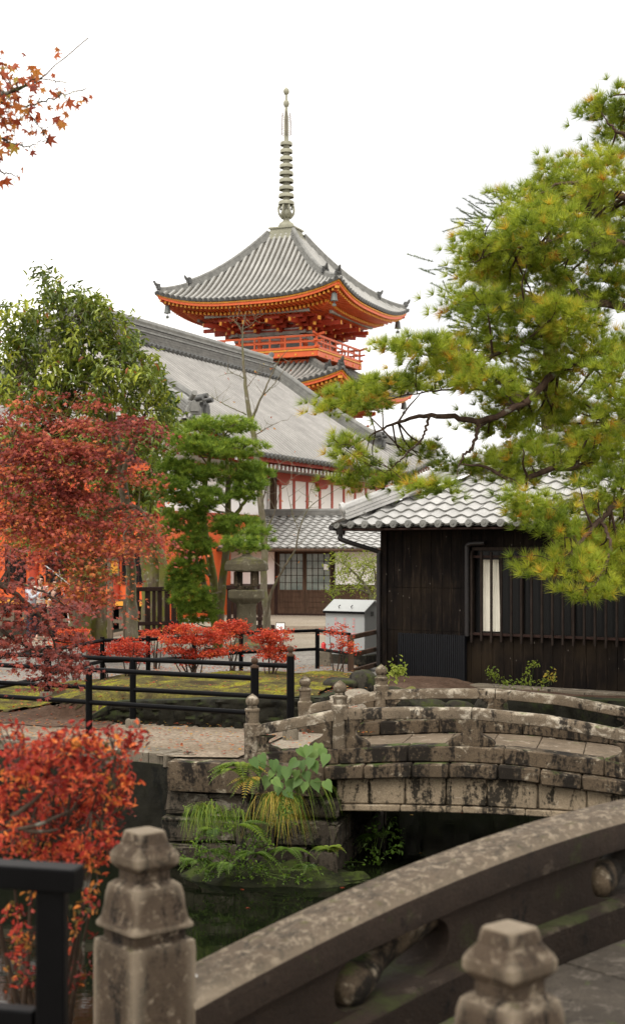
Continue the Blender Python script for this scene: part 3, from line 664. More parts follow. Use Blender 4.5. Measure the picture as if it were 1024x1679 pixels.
# ------------------------------------------------------------------ black wooden house
hs_ = empty('wooden_house', (1.18, 23, 0), R_(-35), 'low black boarded wooden house with pale tiled hip roof and barred window', 'house')
W_, DP, HT, OV, SLP = 9.0, 4.4, 2.43, .6, .5
g = G(); x = 0.0
wx0, wx1, wz0, wz1 = 1.66, 5.3, .74, 2.02
g.box(.02, wx0, .0, .1, -.2, HT); g.box(wx1, W_, .0, .1, -.2, HT); g.box(wx0, wx1, .0, .1, -.2, wz0); g.box(wx0, wx1, .0, .1, wz1, HT)
g.box(0.02, .12, .1, DP, 0, HT); g.box(.12, W_, DP - .1, DP, 0, HT); g.box(W_ - .1, W_, .1, DP - .1, 0, HT)
while x < W_:
    bw = random.uniform(.16, .2)
    for z0, z1 in ((-.13, .73), (.735, 1.42), (1.425, HT)):
        z1_ = z1
        if x + bw > wx0 and x < wx1:
            if z0 > 1 and z1 > wz1: z0 = wz1 + .06
            elif z0 > .7: continue
        d = random.uniform(.016, .024); g.box(x + .002, min(x + bw, W_) - .002, -d, -.001, z0, z1_)
    x += bw
g.build('wall', M['boards'], hs_, bevel=.003)
g = G(); g.box(-.05, .07, -.055, .06, -.2, HT); g.build('corner_post', M['boards'], hs_, bevel=.008)
g = G(); g.box(1.75, W_, -.34, -.03, -.25, -.05); g.build('footing', M['stone_pale'], hs_, bevel=.012)
# ribbed board panel
g = G(); x = .35
while x < 1.55: g.box(x, x + .022, -.15, -.10, -.15, .69 + random.uniform(-.004, .004)); x += .034
g.box(.35, 1.55, -.10, -.05, -.2, .67); g.build('ribbed_panel', M['corr'], hs_)
# window
wn = G(); wn.box(wx0, wx1, .07, .10, wz0, wz1); wn = wn.build('window', M['inside'], hs_)
g = G(); g.box(wx0 - .02, wx1, -.045, .05, wz1, wz1 + .055); g.box(wx0 - .02, wx1, -.05, .05, wz0 - .05, wz0); g.box(wx0 - .04, wx0, -.045, .05, wz0, wz1)
for xx in (2.45, 3.3, 4.15): g.box(xx, xx + .05, .0, .05, wz0, wz1)
g.build('frame', M['bar'], wn, bevel=.004)
g = G(); g.box(wx0, wx1, .052, .058, wz0, wz1); g.build('pane', M['dglass'], wn)
g = G(); V = np.zeros((30, 2, 3))
for i, u in enumerate(np.linspace(0, 1, 30)): V[i, :] = [(1.80 + .30 * u, .03 + .014 * math.sin(u * 22), wz0 + .02), (1.80 + .27 * u, .03 + .012 * math.sin(u * 22), wz1 - .14)]
g.grid(V); g.build('curtain', M['curtain'], wn, smooth=60)
x = wx0 + .005; k = 0
while x < wx1:
    g = G(); g.box(x - .016, x + .016, -.115, -.08, .60 + random.uniform(-.02, .02), 1.99 + random.uniform(-.02, .02)); g.build('window_bar', M['bar'], wn, bevel=.003); x += .172
g = G(); g.box(wx0 - .04, wx1, -.08, -.052, .70, .735); g.box(wx0 - .04, wx1, -.08, -.052, 1.91, 1.945); g.build('crossbar', M['brown'], wn)
# drain pipes and gutter
g = G(); g.tube(curve([(1.88, -.07, 2.14), (1.66, -.075, 2.13), (1.585, -.08, 2.10), (1.575, -.08, 2.0), (1.575, -.08, 1.2), (1.575, -.08, .68)], 30), .042, 10); g.build('drainpipe', M['pipe'], hs_, smooth=40)
g = G(); g.tube(curve([(-.53, -.50, HT - .06), (-.53, -.50, HT - .17), (-.50, -.48, HT - .24), (-.08, -.10, HT - .42), (-.06, -.085, HT - .5), (-.06, -.085, 1.2), (-.06, -.085, -.15)], 40), .038, 10)
g.lathe([(.07, 0), (.085, .1), (.085, .13)], 10, (-.53, -.5, HT - .15)); g.build('drainpipe', M['pipe'], hs_, smooth=40)
g = G(); g.tube([(-.64, -.62, HT - .035), (-.64, 3, HT - .04)], .05, 10); g.build('gutter', M['pipe'], hs_, smooth=40)
# roof
ze = HT + .0; run = DP / 2 + OV; zt = ze + run * SLP; X0, X1 = -OV, W_ + OV; Y0 = -OV
rf = G(); sl = math.sqrt(1 + SLP ** 2); c_, s_ = 1 / sl, SLP / sl
tw = .27; ncol = int((X1 - X0) / tw); Lr = run * sl
wave_roof(rf, (X0, Y0 + run, zt), (1, 0, 0), (0, -c_, -s_), (0, -s_, c_), X1 - X0, Lr, lambda u, v: u > (Lr - v) * c_ - .12 and u < (X1 - X0) - (Lr - v) * c_ + .12)
wave_roof(rf, (X1, Y0 + run, zt), (-1, 0, 0), (0, c_, -s_), (0, s_, c_), X1 - X0, Lr, lambda u, v: u > (Lr - v) * c_ - .12 and u < (X1 - X0) - (Lr - v) * c_ + .12)
wave_roof(rf, (X0 + run, DP + OV, zt), (0, -1, 0), (-c_, 0, -s_), (-s_, 0, c_), DP + 2 * OV, Lr, lambda u, v: u > (Lr - v) * c_ - .12 and u < (DP + 2 * OV) - (Lr - v) * c_ + .12)
rf.add([(X0 + .05, Y0 + .05, ze - .03), (X1, Y0 + .05, ze - .03), (X1 - run, Y0 + run, zt - .03), (X0 + run, Y0 + run, zt - .03), (X0 + .05, DP + OV - .05, ze - .03), (X1, DP + OV - .05, ze - .03)], [(0, 1, 2, 3), (0, 3, 4), (4, 3, 2, 5)], 1)
nd = int((X1 - X0) / tw); eave_discs(rf, (X0 + tw * .25, Y0 - .03, ze + .012), (X0 + tw * (nd - .75), Y0 - .03, ze + .012), nd, .062, (0, -1, 0), 1)
roof = rf.build('roof', [M['tile'], M['tile_mid']], hs_, smooth=35)
g = G(); ridge(g, [(X0 + .12, Y0 + .12, ze + .08), (X0 + run * .5, Y0 + run * .5, ze + run * .25 + .02 + .05), (X0 + run, Y0 + run, zt + .04)], .15, 3, .055, .085)
d_ = nrm(np.array((-1, -1, -.45))); p = np.array((X0 + .12, Y0 + .12, ze + .08)) + np.array((0, 0, .195))
g.tube([p + d_ * -.02, p + d_ * .05], .11, 12); g.tube([p + d_ * .05, p + d_ * .065], [.07, .06], 10); g.build('hip_ridge', M['tile'], roof, smooth=35)
g = G(); ridge(g, [(X0 + run - .1, Y0 + run, zt + .02), (X1 - run, Y0 + run, zt + .02)], .17, 5, .055, .09); g.build('ridge', M['tile'], roof, smooth=35)
g = G(); g.box(X0 + .06, X1 - .06, Y0 + .06, DP + OV - .06, ze - .08, ze - .05); g.build('eave_soffit', M['brown'], roof)

# ------------------------------------------------------------------ white office with sliding doors
of = empty('temple_office', (-1.10, 44.5, 0), R_(-18), 'white walled building with lattice sliding doors under a wavy tiled lean-to roof', 'building')
g = G(); g.box(-3.2, 0, 0, .15, .95, 2.25); g.box(1.8, 7, 0, .15, .95, 2.25); g.box(0, 1.8, .02, .15, 2.02, 2.25); g.build('wall', M['plaster'], of)
g = G(); g.box(-3.2, -.09, -.02, .14, 0, .95); g.box(1.90, 7, -.02, .14, 0, .95)
for x in np.arange(-3.2, 7, .15):
    if not -.3 < x < 1.85: g.box(x, x + .03, -.035, -.021, 0.02, .94)
g.box(-3.2, -.09, -.05, -.02, .90, .98); g.box(1.9, 7, -.05, -.02, .90, .98); g.build('wainscot', M['brown2'], of)
g = G(); g.box(-.09, .02, -.06, .1, 0, 2.12); g.box(1.79, 1.90, -.06, .1, 0, 2.12); g.box(.02, 1.79, -.06, .1, 2.0, 2.12); g.box(.02, 1.79, -.08, .1, -.02, .06); g.build('door_frame', M['brown'], of, bevel=.008)
for k in range(2):
    a = .02 + .885 * k; dr = G(); y = -.03 + .03 * k
    for x in (a, a + .825): dr.box(x, x + .06, y - .02, y + .02, .06, 2.0)
    for z in (.06, .745, 1.94): dr.box(a + .06, a + .825, y - .019, y + .019, z, z + .06)
    for z in (.25, .42, .58): dr.box(a + .06, a + .825, y - .016, y + .016, z, z + .03)
    dr.box(a + .06, a + .825, y - .004, y + .012, .12, .745)
    do = dr.build('sliding_door', M['brown2'], of)
    g = G(); g.box(a + .06, a + .825, y, y + .006, .8, 1.95); g.build('pane', M['glass'], do)
    g = G()
    for i in range(1, 4): x = a + .06 + .765 * i / 4; g.box(x - .011, x + .011, y - .012, y - .001, .805, 1.94)
    for i in range(1, 5): z = .805 + 1.135 * i / 5; g.box(a + .06, a + .825, y - .0135, y - .0025, z - .009, z + .009)
    g.build('lattice', M['brown'], do)
g = G(); g.box(1.55, 1.69, -.062, -.055, 1.44, 1.62); g.build('notice', M['white'], of)
g = G(); oy, tz, by = -.85, 2.13, 2.2; Lr2 = math.hypot(by - oy, 1.08); dn = np.array((0, -(by - oy), -1.08)) / Lr2
wave_roof(g, (-3.6, by, tz + 1.08), (1, 0, 0), dn, (0, dn[2], -dn[1]), 10.8, Lr2, lambda u, v: True, .30, .27, .03, .036, 6)
g.add([(-3.6, oy + .04, tz - .03), (7.2, oy + .04, tz - .03), (7.2, by, tz + 1.05), (-3.6, by, tz + 1.05)], [(0, 1, 2, 3)], 1)
eave_discs(g, (-3.5, oy - .02, tz + .01), (7.0, oy - .02, tz + .01), 36, .05, (0, -1, 0), 1)
r2 = g.build('roof', [M['tile'], M['tile_mid']], of, smooth=35)
g = G(); ridge(g, [(-3.6, by, tz + 1.06), (7.2, by, tz + 1.06)], .16, 3, .05, .07); g.build('ridge', M['tile_mid'], r2, smooth=35)
g = G(); g.box(-3.6, 7.2, oy + .03, oy + .07, tz - .09, tz - .03, 0); g.build('eave_board', M['brown2'], r2)
g = G(); g.tube([(-3.6, oy - .08, tz - .06), (7.2, oy - .08, tz - .09)], .05, 8); g.build('gutter', M['brown2'], of, smooth=40)
g = G(); g.box(-3.2, 7, .15, .16, 0, 2.25); g.build('backing', M['inside'], of)

# ------------------------------------------------------------------ great temple hall
HX = math.atan2(.912, .41)
ha = empty('temple_hall', (-1.8, 58, 0), HX, 'long temple hall with huge grey tiled roof, white upper wall and red posts', 'temple')
TL = -14.5
zroof = lambda w: ip(w, [0, 1, 2, 3.27, 4.3, 5.13, 6.2, 6.6], [9.3, 8.62, 7.9, 7.05, 6.4, 5.82, 5.0, 4.72])
ext = lambda w: max(0.0, w - 3.2)
def hz(t, w):
    q = ss(0, 3.4, np.asarray(t) - .0) if t > 0 else ss(0, 3.4, TL - np.asarray(t)); fl = ss(3.2, 6.2, w)
    return zroof(w) + .75 * float(max(ss(-2.5, 3.2, t), ss(-2.5, 3.2, TL - t))) ** 2 * float(fl)
def hall_slope(sg):
    g = G(); sp = .30; t = TL - 3.2
    while t < 3.2:
        w0 = 0.0
        if t > 0: w0 = 3.2 + t
        if t < TL: w0 = 3.2 + (TL - t)
        w0 = min(w0, 6.15); ws = np.linspace(w0, 6.25, max(3, int((6.25 - w0) * 3.2)))
        pr = [(-.15, -.02), (-.075, 0), (-.06, .07), (0, .11), (.06, .07), (.075, 0), (.15, -.02)]
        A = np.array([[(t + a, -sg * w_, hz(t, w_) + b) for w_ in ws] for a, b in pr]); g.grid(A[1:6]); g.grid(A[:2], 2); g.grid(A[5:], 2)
        g.tube([(t, -sg * 6.2, hz(t, 6.2) + .03), (t, -sg * 6.29, hz(t, 6.25) + .02)], .09, 8, 1)
        t += sp
    return g
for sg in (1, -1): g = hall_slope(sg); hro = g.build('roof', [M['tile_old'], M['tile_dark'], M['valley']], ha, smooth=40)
g = G(); lhs = []
for a, b in ((3.2, 3.0),):
    for end in (0, 1):
        g = G()                                    # hip skirts at both ends
        ys_ = np.arange(-6.2, 6.25, .3)
        for y in ys_:
            e0 = max(0, abs(y) - 3.2); es = np.linspace(e0, 3.05, 6) if e0 < 3.0 else np.linspace(2.95, 3.05, 2)
            pr = [(-.15, -.02), (-.06, .07), (.06, .07), (.15, -.02)]
            A = np.array([[((e if end == 0 else TL - e), y + q, hz(e if end == 0 else TL - e, 3.2 + e) + h) for e in es] for q, h in pr]); g.grid(A)
        g.build('skirt_roof', M['tile_old'], ha, smooth=40)
for end, tx in ((0, -.35), (1, TL + .35)): g = G(); g.add([(tx, -4.2, 6.3), (tx, 4.2, 6.3), (tx, 0, 9.1)], [(0, 1, 2)]); g.build('gable', M['plaster'], ha)
g = G(); zz = 9.2
for k in range(7): g.beam((TL - .1, 0, zz + .06 + .095 * k), (0.15, 0, zz + .06 + .095 * k), .52 - .03 * k + (.07 if k in (0, 4, 6) else 0), .085 if k in (1, 2, 3) else .07, 1 if k in (1, 2, 3, 5) else 0)
g.tube([(TL - .1, 0, zz + .78), (.15, 0, zz + .78)], .14, 10)
g.build('main_ridge', [M['tile_mid'], plain('ridge_band_tile', (.105, .10, .09), .6, .3, .4, 6)], ha, smooth=35)
g = G()
for y in (-.36,):
    for t in np.arange(TL, .1, .30): g.tube([(t, y + .14, zz + .02), (t, y - .16, zz - .10)], .10, 8)
g.build('ridge_eave_tiles', M['tile_dark'], ha, smooth=40)
def onigawara(g, p, d, s=.5, prongs=3):
    p = np.asarray(p, float); d = nrm(np.asarray(d, float)); sd = np.cross(d, (0, 0, 1)); sd = nrm(sd)
    prof = [(-1, 0), (-.95, .5), (-.7, .75), (-.75, 1.0), (-.35, .95), (0, 1.15), (.35, .95), (.75, 1.0), (.7, .75), (.95, .5), (1, 0)]
    g.rings([[p + d * q + sd * x * s * .55 + np.array((0, 0, z * s * .9)) for x, z in prof] for q in (-.1, .06)])
    g.rings([[p + d * q + sd * x * s * .3 + np.array((0, 0, z * s * .6 + .08)) for x, z in prof] for q in (.06, .14)])
    for k in range(prongs):
        x = (k - (prongs - 1) / 2) * s * .75; a = p + sd * x + np.array((0, 0, s * (.95 if k == (prongs - 1) / 2 else .7))); g.tube([a - d * .5, a + d * .12 + np.array((0, 0, s * .55))], s * .19, 10)
for tx, dirs in ((.12, 1), (TL - .12, -1)):
    for sg in (-1, 1):
        g = G(); pts = [(tx, sg * w_, hz(0 if dirs > 0 else TL, w_) + .06) for w_ in (.15, 1, 2, 3, 4, 4.9)]
        ridge(g, pts, .2, 5, .075, .12); rr = g.build('descending_ridge', M['tile_mid'], ha, smooth=35)
        g = G(); onigawara(g, (tx, sg * 4.95, hz(0 if dirs > 0 else TL, 4.9) + .1), (0, sg, -.25), .42); g.build('ridge_ornament', M['tile_dark'], rr, smooth=40)
    g = G(); onigawara(g, (tx + dirs * .05, 0, zz + .1), (dirs, 0, 0), .6, 1 if dirs > 0 else 0); g.build('ridge_ornament', M['tile_dark'], ha, smooth=40)
    for sg in (-1, 1):
        g = G(); pts = [((e if dirs > 0 else TL - e), sg * (3.2 + e), hz(e if dirs > 0 else TL - e, 3.2 + e) + .08) for e in (.6, 1.4, 2.2, 2.9)]
        ridge(g, pts, .18, 3, .07, .11)
        e = 2.95; onigawara(g, ((e if dirs > 0 else TL - e), sg * (3.2 + e), hz(e if dirs > 0 else TL - e, 3.2 + e) + .1), (dirs, sg, 0), .4, 1); g.build('hip_ridge', M['tile_mid'], ha, smooth=35)
WA, TA, TB = 4.6, TL - 2.0, 2.0
g = G(); g.box(TA, TB, -WA, -WA + .2, 3.2, 6.1); g.box(TA, TB, WA - .2, WA, 0, 6.1); g.box(TB - .2, TB, -WA + .2, WA - .2, 0, 4.62); g.build('upper_wall', M['plaster'], ha)
g = G(); g.box(TA, TB, -WA + .01, -WA + .21, 0, 3.2); g.box(TA, TA + .2, -WA + .21, WA - .2, .45, 4.62); g.build('lower_wall', M['verm'], ha)
for t in np.arange(TB - .5, TA + 7, -1.12):
    g = G(); g.box(t - .075, t + .075, -WA - .035, -WA + .02, 3.05, 4.5); g.build('wall_post', M['verm_dk'], ha)
g = G()
for t in np.arange(TB - .5, TA + 3, -1.12 * 3):
    g.rings([[(t + x, y, z) for x, z in ((-.42, 4.5), (-.40, 4.38), (-.22, 4.30), (.22, 4.30), (.40, 4.38), (.42, 4.5))] for y in (-WA - .17, -WA - .02)])
g.box(TA, TB, -WA - .14, -WA + .02, 4.50, 4.72); g.box(TA, TB, -WA - .10, -WA + .02, 3.06, 3.22); g.build('bracket', M['verm_dk'], ha)
g = G(); g2 = G()
for t in np.arange(TA - .8, TB + .9, .3):
    e = hz(t, 6.1) - .36; i_ = max(hz(t, 4.6) - 1.2, e + .1) if -14 < t < 0 else e + .16
    g.beam((t, -WA, i_), (t, -6.0, e), .11, .14); g.box(t - .055, t + .055, -6.04, -6.002, e - .08, e + .06, 1)
    g.beam((t - .15, -6.1, e + .18), (t + .152, -6.1, hz(t + .3, 6.1) - .36 + .18), .06, .16); g.beam((t - .15, -5.3, (e + i_) / 2 + .13), (t + .152, -5.3, (hz(t + .3, 6.1) - .36 + i_) / 2 + .13), 1.5, .03); g.build('rafters', [M['verm_dk'], M['plaster']], ha)
g = G(); g.box(-9.62, -9.42, -WA - .3, -WA - .12, 3.1, 4.95); g.build('wood_post', M['brown2'], ha)
# end wall facing the garden: dark lattice openings, veranda on short posts
g = G()
for y in (-3.6, -2.35, -.9, .6, 2.1):
    fr = G(); fr.box(TA - .05, TA - .01, y - .38, y + .38, 1.05, 2.15); fo = fr.build('window', M['inside'], ha)
    q = G()
    for k in range(6): q.box(TA - .075, TA - .052, y - .36 + .135 * k, y - .33 + .135 * k, 1.07, 2.13)
    for z in (1.3, 1.6, 1.9): q.box(TA - .082, TA - .054, y - .36, y + .36, z, z + .04)
    q.build('lattice', M['brown'], fo)
g = G()
for y in (-4.52, -3.0, -1.65, -.1, 1.4, 2.9, 4.4): g.tube([(TA - .04, y, .3), (TA - .04, y, 4.6)], .15, 12)
g.build('pillar', M['verm_dk'], ha, smooth=40)
vr = G(); vr.box(TA - 1.25, TA - .02, -5.4, 5.0, .52, .60); vo = vr.build('veranda', M['brown2'], ha)
g = G(); g.box(TA - 1.30, TA - 1.24, -5.4, 5.0, .46, .585); g.build('edge_beam', M['ochre'], vo)
g = G()
for y in np.arange(-5.2, 5, .42): g.box(TA - 1.15, TA - 1.02, y, y + .12, -.3, .5)
g.box(TA - 1.1, TA - 1.0, -5.4, 5, -.05, .05); g.build('stilts', M['greywood'], vo)
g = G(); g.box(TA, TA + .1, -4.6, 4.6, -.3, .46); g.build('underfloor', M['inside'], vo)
# ------------------------------------------------------------------ pagoda
pg = empty('pagoda', (-1.62, 87, 0), R_(-23), 'three storied vermilion pagoda with grey tiled roofs and tall ringed bronze spire', 'pagoda')
SIDES = [np.array(((math.cos(a), math.sin(a)), (-math.sin(a), math.cos(a)))) for a in (0, math.pi / 2, math.pi, 3 * math.pi / 2)]
def side_pt(k, m, c, z): o, l = SIDES[k]; return (o[0] * m + l[0] * c, o[1] * m + l[1] * c, z)
RS = 5.94
def pag_roof(ze, mt, zt, pw=1.7, upk=.78):
    def zf(m, c):
        u = (m - mt) / (RS - mt); base = ze + (zt - ze) * (max(0, 1 - u) ** pw * .62 + (1 - u) * .38)
        return base + upk * (abs(c) / max(m, .1)) ** 3 * max(u, 0) ** 2.2
    g = G(); sp = .36
    for k in range(4):
        n = int(RS / sp)
        for i in range(-n, n + 1):
            c = i * sp; m0 = max(mt, abs(c)); ms = np.linspace(m0, RS, max(2, int((RS - m0) * 2.2) + 2))
            pr = [(-.18, -.03), (-.095, 0), (-.08, .09), (0, .14), (.08, .09), (.095, 0), (.18, -.03)]
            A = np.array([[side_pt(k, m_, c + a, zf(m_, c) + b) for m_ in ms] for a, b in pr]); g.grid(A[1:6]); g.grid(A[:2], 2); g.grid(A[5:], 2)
            g.tube([side_pt(k, RS - .02, c, zf(RS, c) + .04), side_pt(k, RS + .07, c, zf(RS, c) + .02)], .12, 8, 1)
            if i < n: g.beam(side_pt(k, RS + .01, c + .02, zf(RS, c + .05) - .03), side_pt(k, RS + .01, c + sp - .02, zf(RS, c + sp - .05) - .03), .05, .09, 1)
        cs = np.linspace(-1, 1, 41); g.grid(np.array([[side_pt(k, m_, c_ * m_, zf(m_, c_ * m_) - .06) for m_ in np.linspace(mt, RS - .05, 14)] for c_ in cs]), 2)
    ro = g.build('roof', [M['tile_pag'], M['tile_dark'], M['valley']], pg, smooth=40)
    for k in range(4):
        g = G(); g2 = G(); o, l = SIDES[k]; dg = (o + l); pts = []
        for m_ in np.linspace(mt, RS - 1.5, 8): pts.append((dg[0] * m_, dg[1] * m_, zf(m_, m_) - .12))
        ridge(g, pts, .19, 5, .08, .12); lo = [(dg[0] * m_, dg[1] * m_, zf(m_, m_) - .12) for m_ in np.linspace(RS - 1.45, RS - .15, 5)]
        ridge(g, lo, .17, 4, .07, .11); e = np.array(pts[-1]) + (0, 0, .18); f = np.array(lo[-1]) + (0, 0, .18); dd = np.array((dg[0], dg[1], 0.))
        hr = g.build('hip_ridge', M['tile_mid'], ro, smooth=35)
        for q, s_ in ((e, .42), (f, .36)):
            g2 = G()
            onigawara(g2, q + np.array((0, 0, .1)), dd, s_, 0); g2.tube(curve([q - dd * .05 + np.array((0, 0, .3)), q + dd * .12 + np.array((0, 0, .42)), q + dd * .2 + np.array((0, 0, .62))], 6), [.12, .12, .11, .09, .08, .05], 8); g2.build('ridge_ornament', M['tile_dark'], ro, smooth=40)
    # eaves: boarding, edge boards, two tiers of rafters with yellow ends
    ev = G()
    class YL:
        def beam(s, a, b, w, h, *_): ev.beam(a, b, w, h, 1)
    yl = YL()
    under = lambda m_, c, off: zf(RS, c * RS / max(m_, abs(c), .1)) - off - (RS - m_) * .06
    for k in range(4):
        cs = np.linspace(-1, 1, 41); ms = (2.4, 3.6, 4.8, RS - .12)
        ev.grid(np.array([[side_pt(k, m_, c * m_, zf(RS, c * RS) - .16 - (RS - m_) * .10) for m_ in ms] for c in cs]), 0)
        for off, mm, mat_ in ((.14, RS - .10, 1), (.26, RS - .16, 0)):
            A = [side_pt(k, mm, c * mm, zf(RS, c * RS) - off) for c in cs]
            for a, b in zip(A[:-1], A[1:]): ev.beam(a, b, .09, .08 if mat_ == 1 else .16, mat_)
        n = int((RS - .3) / .27)
        for i in range(-n, n + 1):
            c = i * .27
            for m1, m0, off, h in ((RS - .32, 4.2, .40, .13), (RS - 1.25, 2.5, .62, .14)):
                if abs(c) > m1 - .05: continue
                mi = max(m0, abs(c)); a = side_pt(k, mi, c, zf(RS, c) - off - (RS - mi) * .05 + .0); b = side_pt(k, m1, c, zf(RS, c) - off)
                ev.beam(a, b, .12, h, 0); e = np.array(side_pt(k, m1 + .015, c, zf(RS, c) - off)); d = np.array(side_pt(k, .02, 0, 0))
                yl.beam(e - d, e + d, .125, h + .01, 0)
        o, l = SIDES[k]; dg = o + l
        ev.beam((dg[0] * 1.6, dg[1] * 1.6, zf(RS, 0) - .75), (dg[0] * (RS - .25), dg[1] * (RS - .25), zf(RS, RS) - .40), .26, .3, 2)
        e0 = np.array((dg[0] * (RS - .25), dg[1] * (RS - .25), zf(RS, RS) - .40)); d = np.array((dg[0], dg[1], 0)) * .02; yl.beam(e0, e0 + d, .27, .31)
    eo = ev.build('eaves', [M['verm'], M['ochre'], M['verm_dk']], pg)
    for k in range(4):
        o, l = SIDES[k]; dg = o + l; p = (dg[0] * (RS - .55), dg[1] * (RS - .55), zf(RS, RS) - .5)
        g = G(); g.lathe([(.02, .0), (.02, -.22), (.1, -.24), (.16, -.32), (.19, -.62), (.23, -.72)], 10, p); g.lathe([(.03, -.7), (.03, -.85), (.12, -.9), (.12, -1.02)], 6, p); g.build('wind_bell', M['bronze_dk'], pg, smooth=40)
    return zf
def brackets(bh, zb, zt_, mout):
    g = G()
    class YL:
        def beam(s, a, b, w, h, *_): g.beam(a, b, w, h, 1)
    y = YL(); lat = np.linspace(-bh, bh, 4); step = (mout - bh) / 3; zs = np.linspace(zb, zt_, 5)
    for k in range(4):
        for c in lat:
            corner = abs(abs(c) - bh) < .01
            for t in range(3):
                m1 = bh + step * (t + 1); z = zs[t] + .12
                g.beam(side_pt(k, bh - .2, c, z), side_pt(k, m1 + .18, c, z), .2, .22); e = side_pt(k, m1 + .19, c, z); e2 = side_pt(k, m1 + .2, c, z); y.beam(e, e2, .17, .19)
                hw = .5 + .0 * t
                g.beam(side_pt(k, m1, c - hw, z + .2), side_pt(k, m1, c + hw, z + .2), .16, .18)
                for q in (-hw + .08, 0, hw - .08):
                    p = np.array(side_pt(k, m1, c + q, z + .37)); g.obox(p, (.11, 0, 0), (0, .11, 0), (0, 0, .08))
            a = side_pt(k, bh, c, zs[2]); b = side_pt(k, mout + .75, c, zs[2] + .02); g.beam(a, b, .17, .24); e = side_pt(k, mout + .755, c, zs[2] + .02); e2 = side_pt(k, mout + .77, c, zs[2] + .02); y.beam(e, e2, .16, .22)
            if corner and c > 0:
                o, l = SIDES[k]; dg = (o + l)
                for t in range(3):
                    q = bh + step * (t + 1); g.beam((dg[0] * bh * .9, dg[1] * bh * .9, zs[t] + .12), (dg[0] * q, dg[1] * q, zs[t] + .12), .22, .24); y.beam((dg[0] * q, dg[1] * q, zs[t] + .12), (dg[0] * (q + .012), dg[1] * (q + .012), zs[t] + .12), .2, .22)
        for t in range(3):
            m1 = bh + step * (t + 1); g.beam(side_pt(k, m1, -m1, zs[t] + .62), side_pt(k, m1, m1, zs[t] + .62), .15, .2)
        for t in range(5):
            g.beam(side_pt(k, bh - .02, -bh, zb + .1 + t * .3), side_pt(k, bh - .02, bh, zb + .1 + t * .3), .14, .2)
        d_ = side_pt(k, mout + .2, 0, 0)
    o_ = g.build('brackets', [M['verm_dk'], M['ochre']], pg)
    g = G()
    for k in range(4): g.beam(side_pt(k, mout + .55, -mout + .4, zt_ + .1), side_pt(k, mout + .55, mout - .4, zt_ + .1), .16, .16)
    g.build('eave_purlin', M['beamgrey'], o_)
def storey(bh, z0, z1, zeave, bal=None):
    g = G(); g.box(-bh + .05, bh - .05, -bh + .05, bh - .05, z0, z1 + 1.4); bo = g.build('body', M['plaster'], pg)
    g = G()
    for k in range(4):
        for c in np.linspace(-bh, bh, 4): p = side_pt(k, bh, c, 0); g.tube([(p[0], p[1], z0), (p[0], p[1], z1 + .1)], .16, 10)
        g.beam(side_pt(k, bh, -bh, z0 + .9), side_pt(k, bh, bh, z0 + .9), .1, .2)
    g.build('pillars', M['verm'], bo, smooth=40)
    g = G()
    for k in range(4):
        for zz_, w_, e in ((z1 - .1, .2, .2), (z1 + .22, .42, .5)): g.beam(side_pt(k, bh, -bh - e, zz_), side_pt(k, bh, bh + e, zz_), w_, .2)
        for c in (-bh * .66, 0, bh * .66): g.beam(side_pt(k, bh - .03, c - .32, z0 + .35), side_pt(k, bh + .03, c - .32, z0 + .35), .2, .6)
    g.build('painted_beam', M['beamgrey'], bo)
    g = G()
    for k in range(4):
        for c in np.linspace(-bh, bh, 4)[:-1] + bh / 3: 
            p = np.array(side_pt(k, bh + .0, c, z0 + .5)); q = np.array(side_pt(k, 0, .5, 0)); g.obox(p, q, (SIDES[k][0][0] * .06, SIDES[k][0][1] * .06, 0), (0, 0, .42))
    g.build('shutter', M['bronze_dk'], bo)
    brackets(bh, z1 + .25, zeave - .75, bh + 1.55)
    if bal:
        hb, zb = bal; g = G()
        g.box(-hb + .1, hb - .1, -hb + .1, hb - .1, zb - .12, zb); 
        for k in range(4):
            g.beam(side_pt(k, hb - .15, -hb, zb - .28), side_pt(k, hb - .15, hb, zb - .28), .22, .3)
            for c in np.arange(-hb + .2, hb, .32): g.beam(side_pt(k, bh, c, zb - .3), side_pt(k, hb - .05, c, zb - .3), .14, .14)
            g.beam(side_pt(k, bh + .35, -bh - .4, zb - .62), side_pt(k, bh + .35, bh + .4, zb - .62), .2, .3)
        b1 = g.build('balcony', M['verm'], pg)
        g = G()
        for k in range(4):
            for z, w_, e in ((zb + .10, .12, .2), (zb + .46, .09, .35), (zb + .80, .11, .5)):
                pts = [side_pt(k, hb - .1, -hb - e + .1, z + (.12 if e > .4 else .04)), side_pt(k, hb - .1, -hb + .1, z), side_pt(k, hb - .1, hb - .1, z), side_pt(k, hb - .1, hb + e - .1, z + (.12 if e > .4 else .04))]
                for a, b in zip(pts[:-1], pts[1:]): g.beam(a, b, w_, w_ * 1.1)
            for c in np.linspace(-hb + .12, hb - .12, 8): p = side_pt(k, hb - .1, c, 0); g.beam((p[0], p[1], zb), (p[0], p[1], zb + .8), .09, .09, up=(0, 1, 0))
        g.build('railing', M['verm'], b1)
        g = G()
        for k in range(4): g.beam(side_pt(k, hb - .02, -hb, zb - .05), side_pt(k, hb - .02, hb, zb - .05), .06, .09)
        for k in range(4):
            for c in np.linspace(-hb + .3, hb - .3, 7): e = side_pt(k, hb - .03, c, zb - .3); e2 = side_pt(k, hb + .0, c, zb - .3); g.beam(e, e2, .12, .12)
        g.build('yellow_trim', M['ochre'], b1)
        g = G()
        for k in range(4):
            for c in (-1.1, 1.1): 
                A = [(-.55, 0), (.55, 0), (.3, .12), (.12, .34), (0, .42), (-.12, .34), (-.3, .12)]
                g.rings([[side_pt(k, m_, c + x, zb - 1.05 + z) for x, z in A] for m_ in (bh + .30, bh + .50)])
        g.build('frog_leg_strut', M['plaster'], b1)
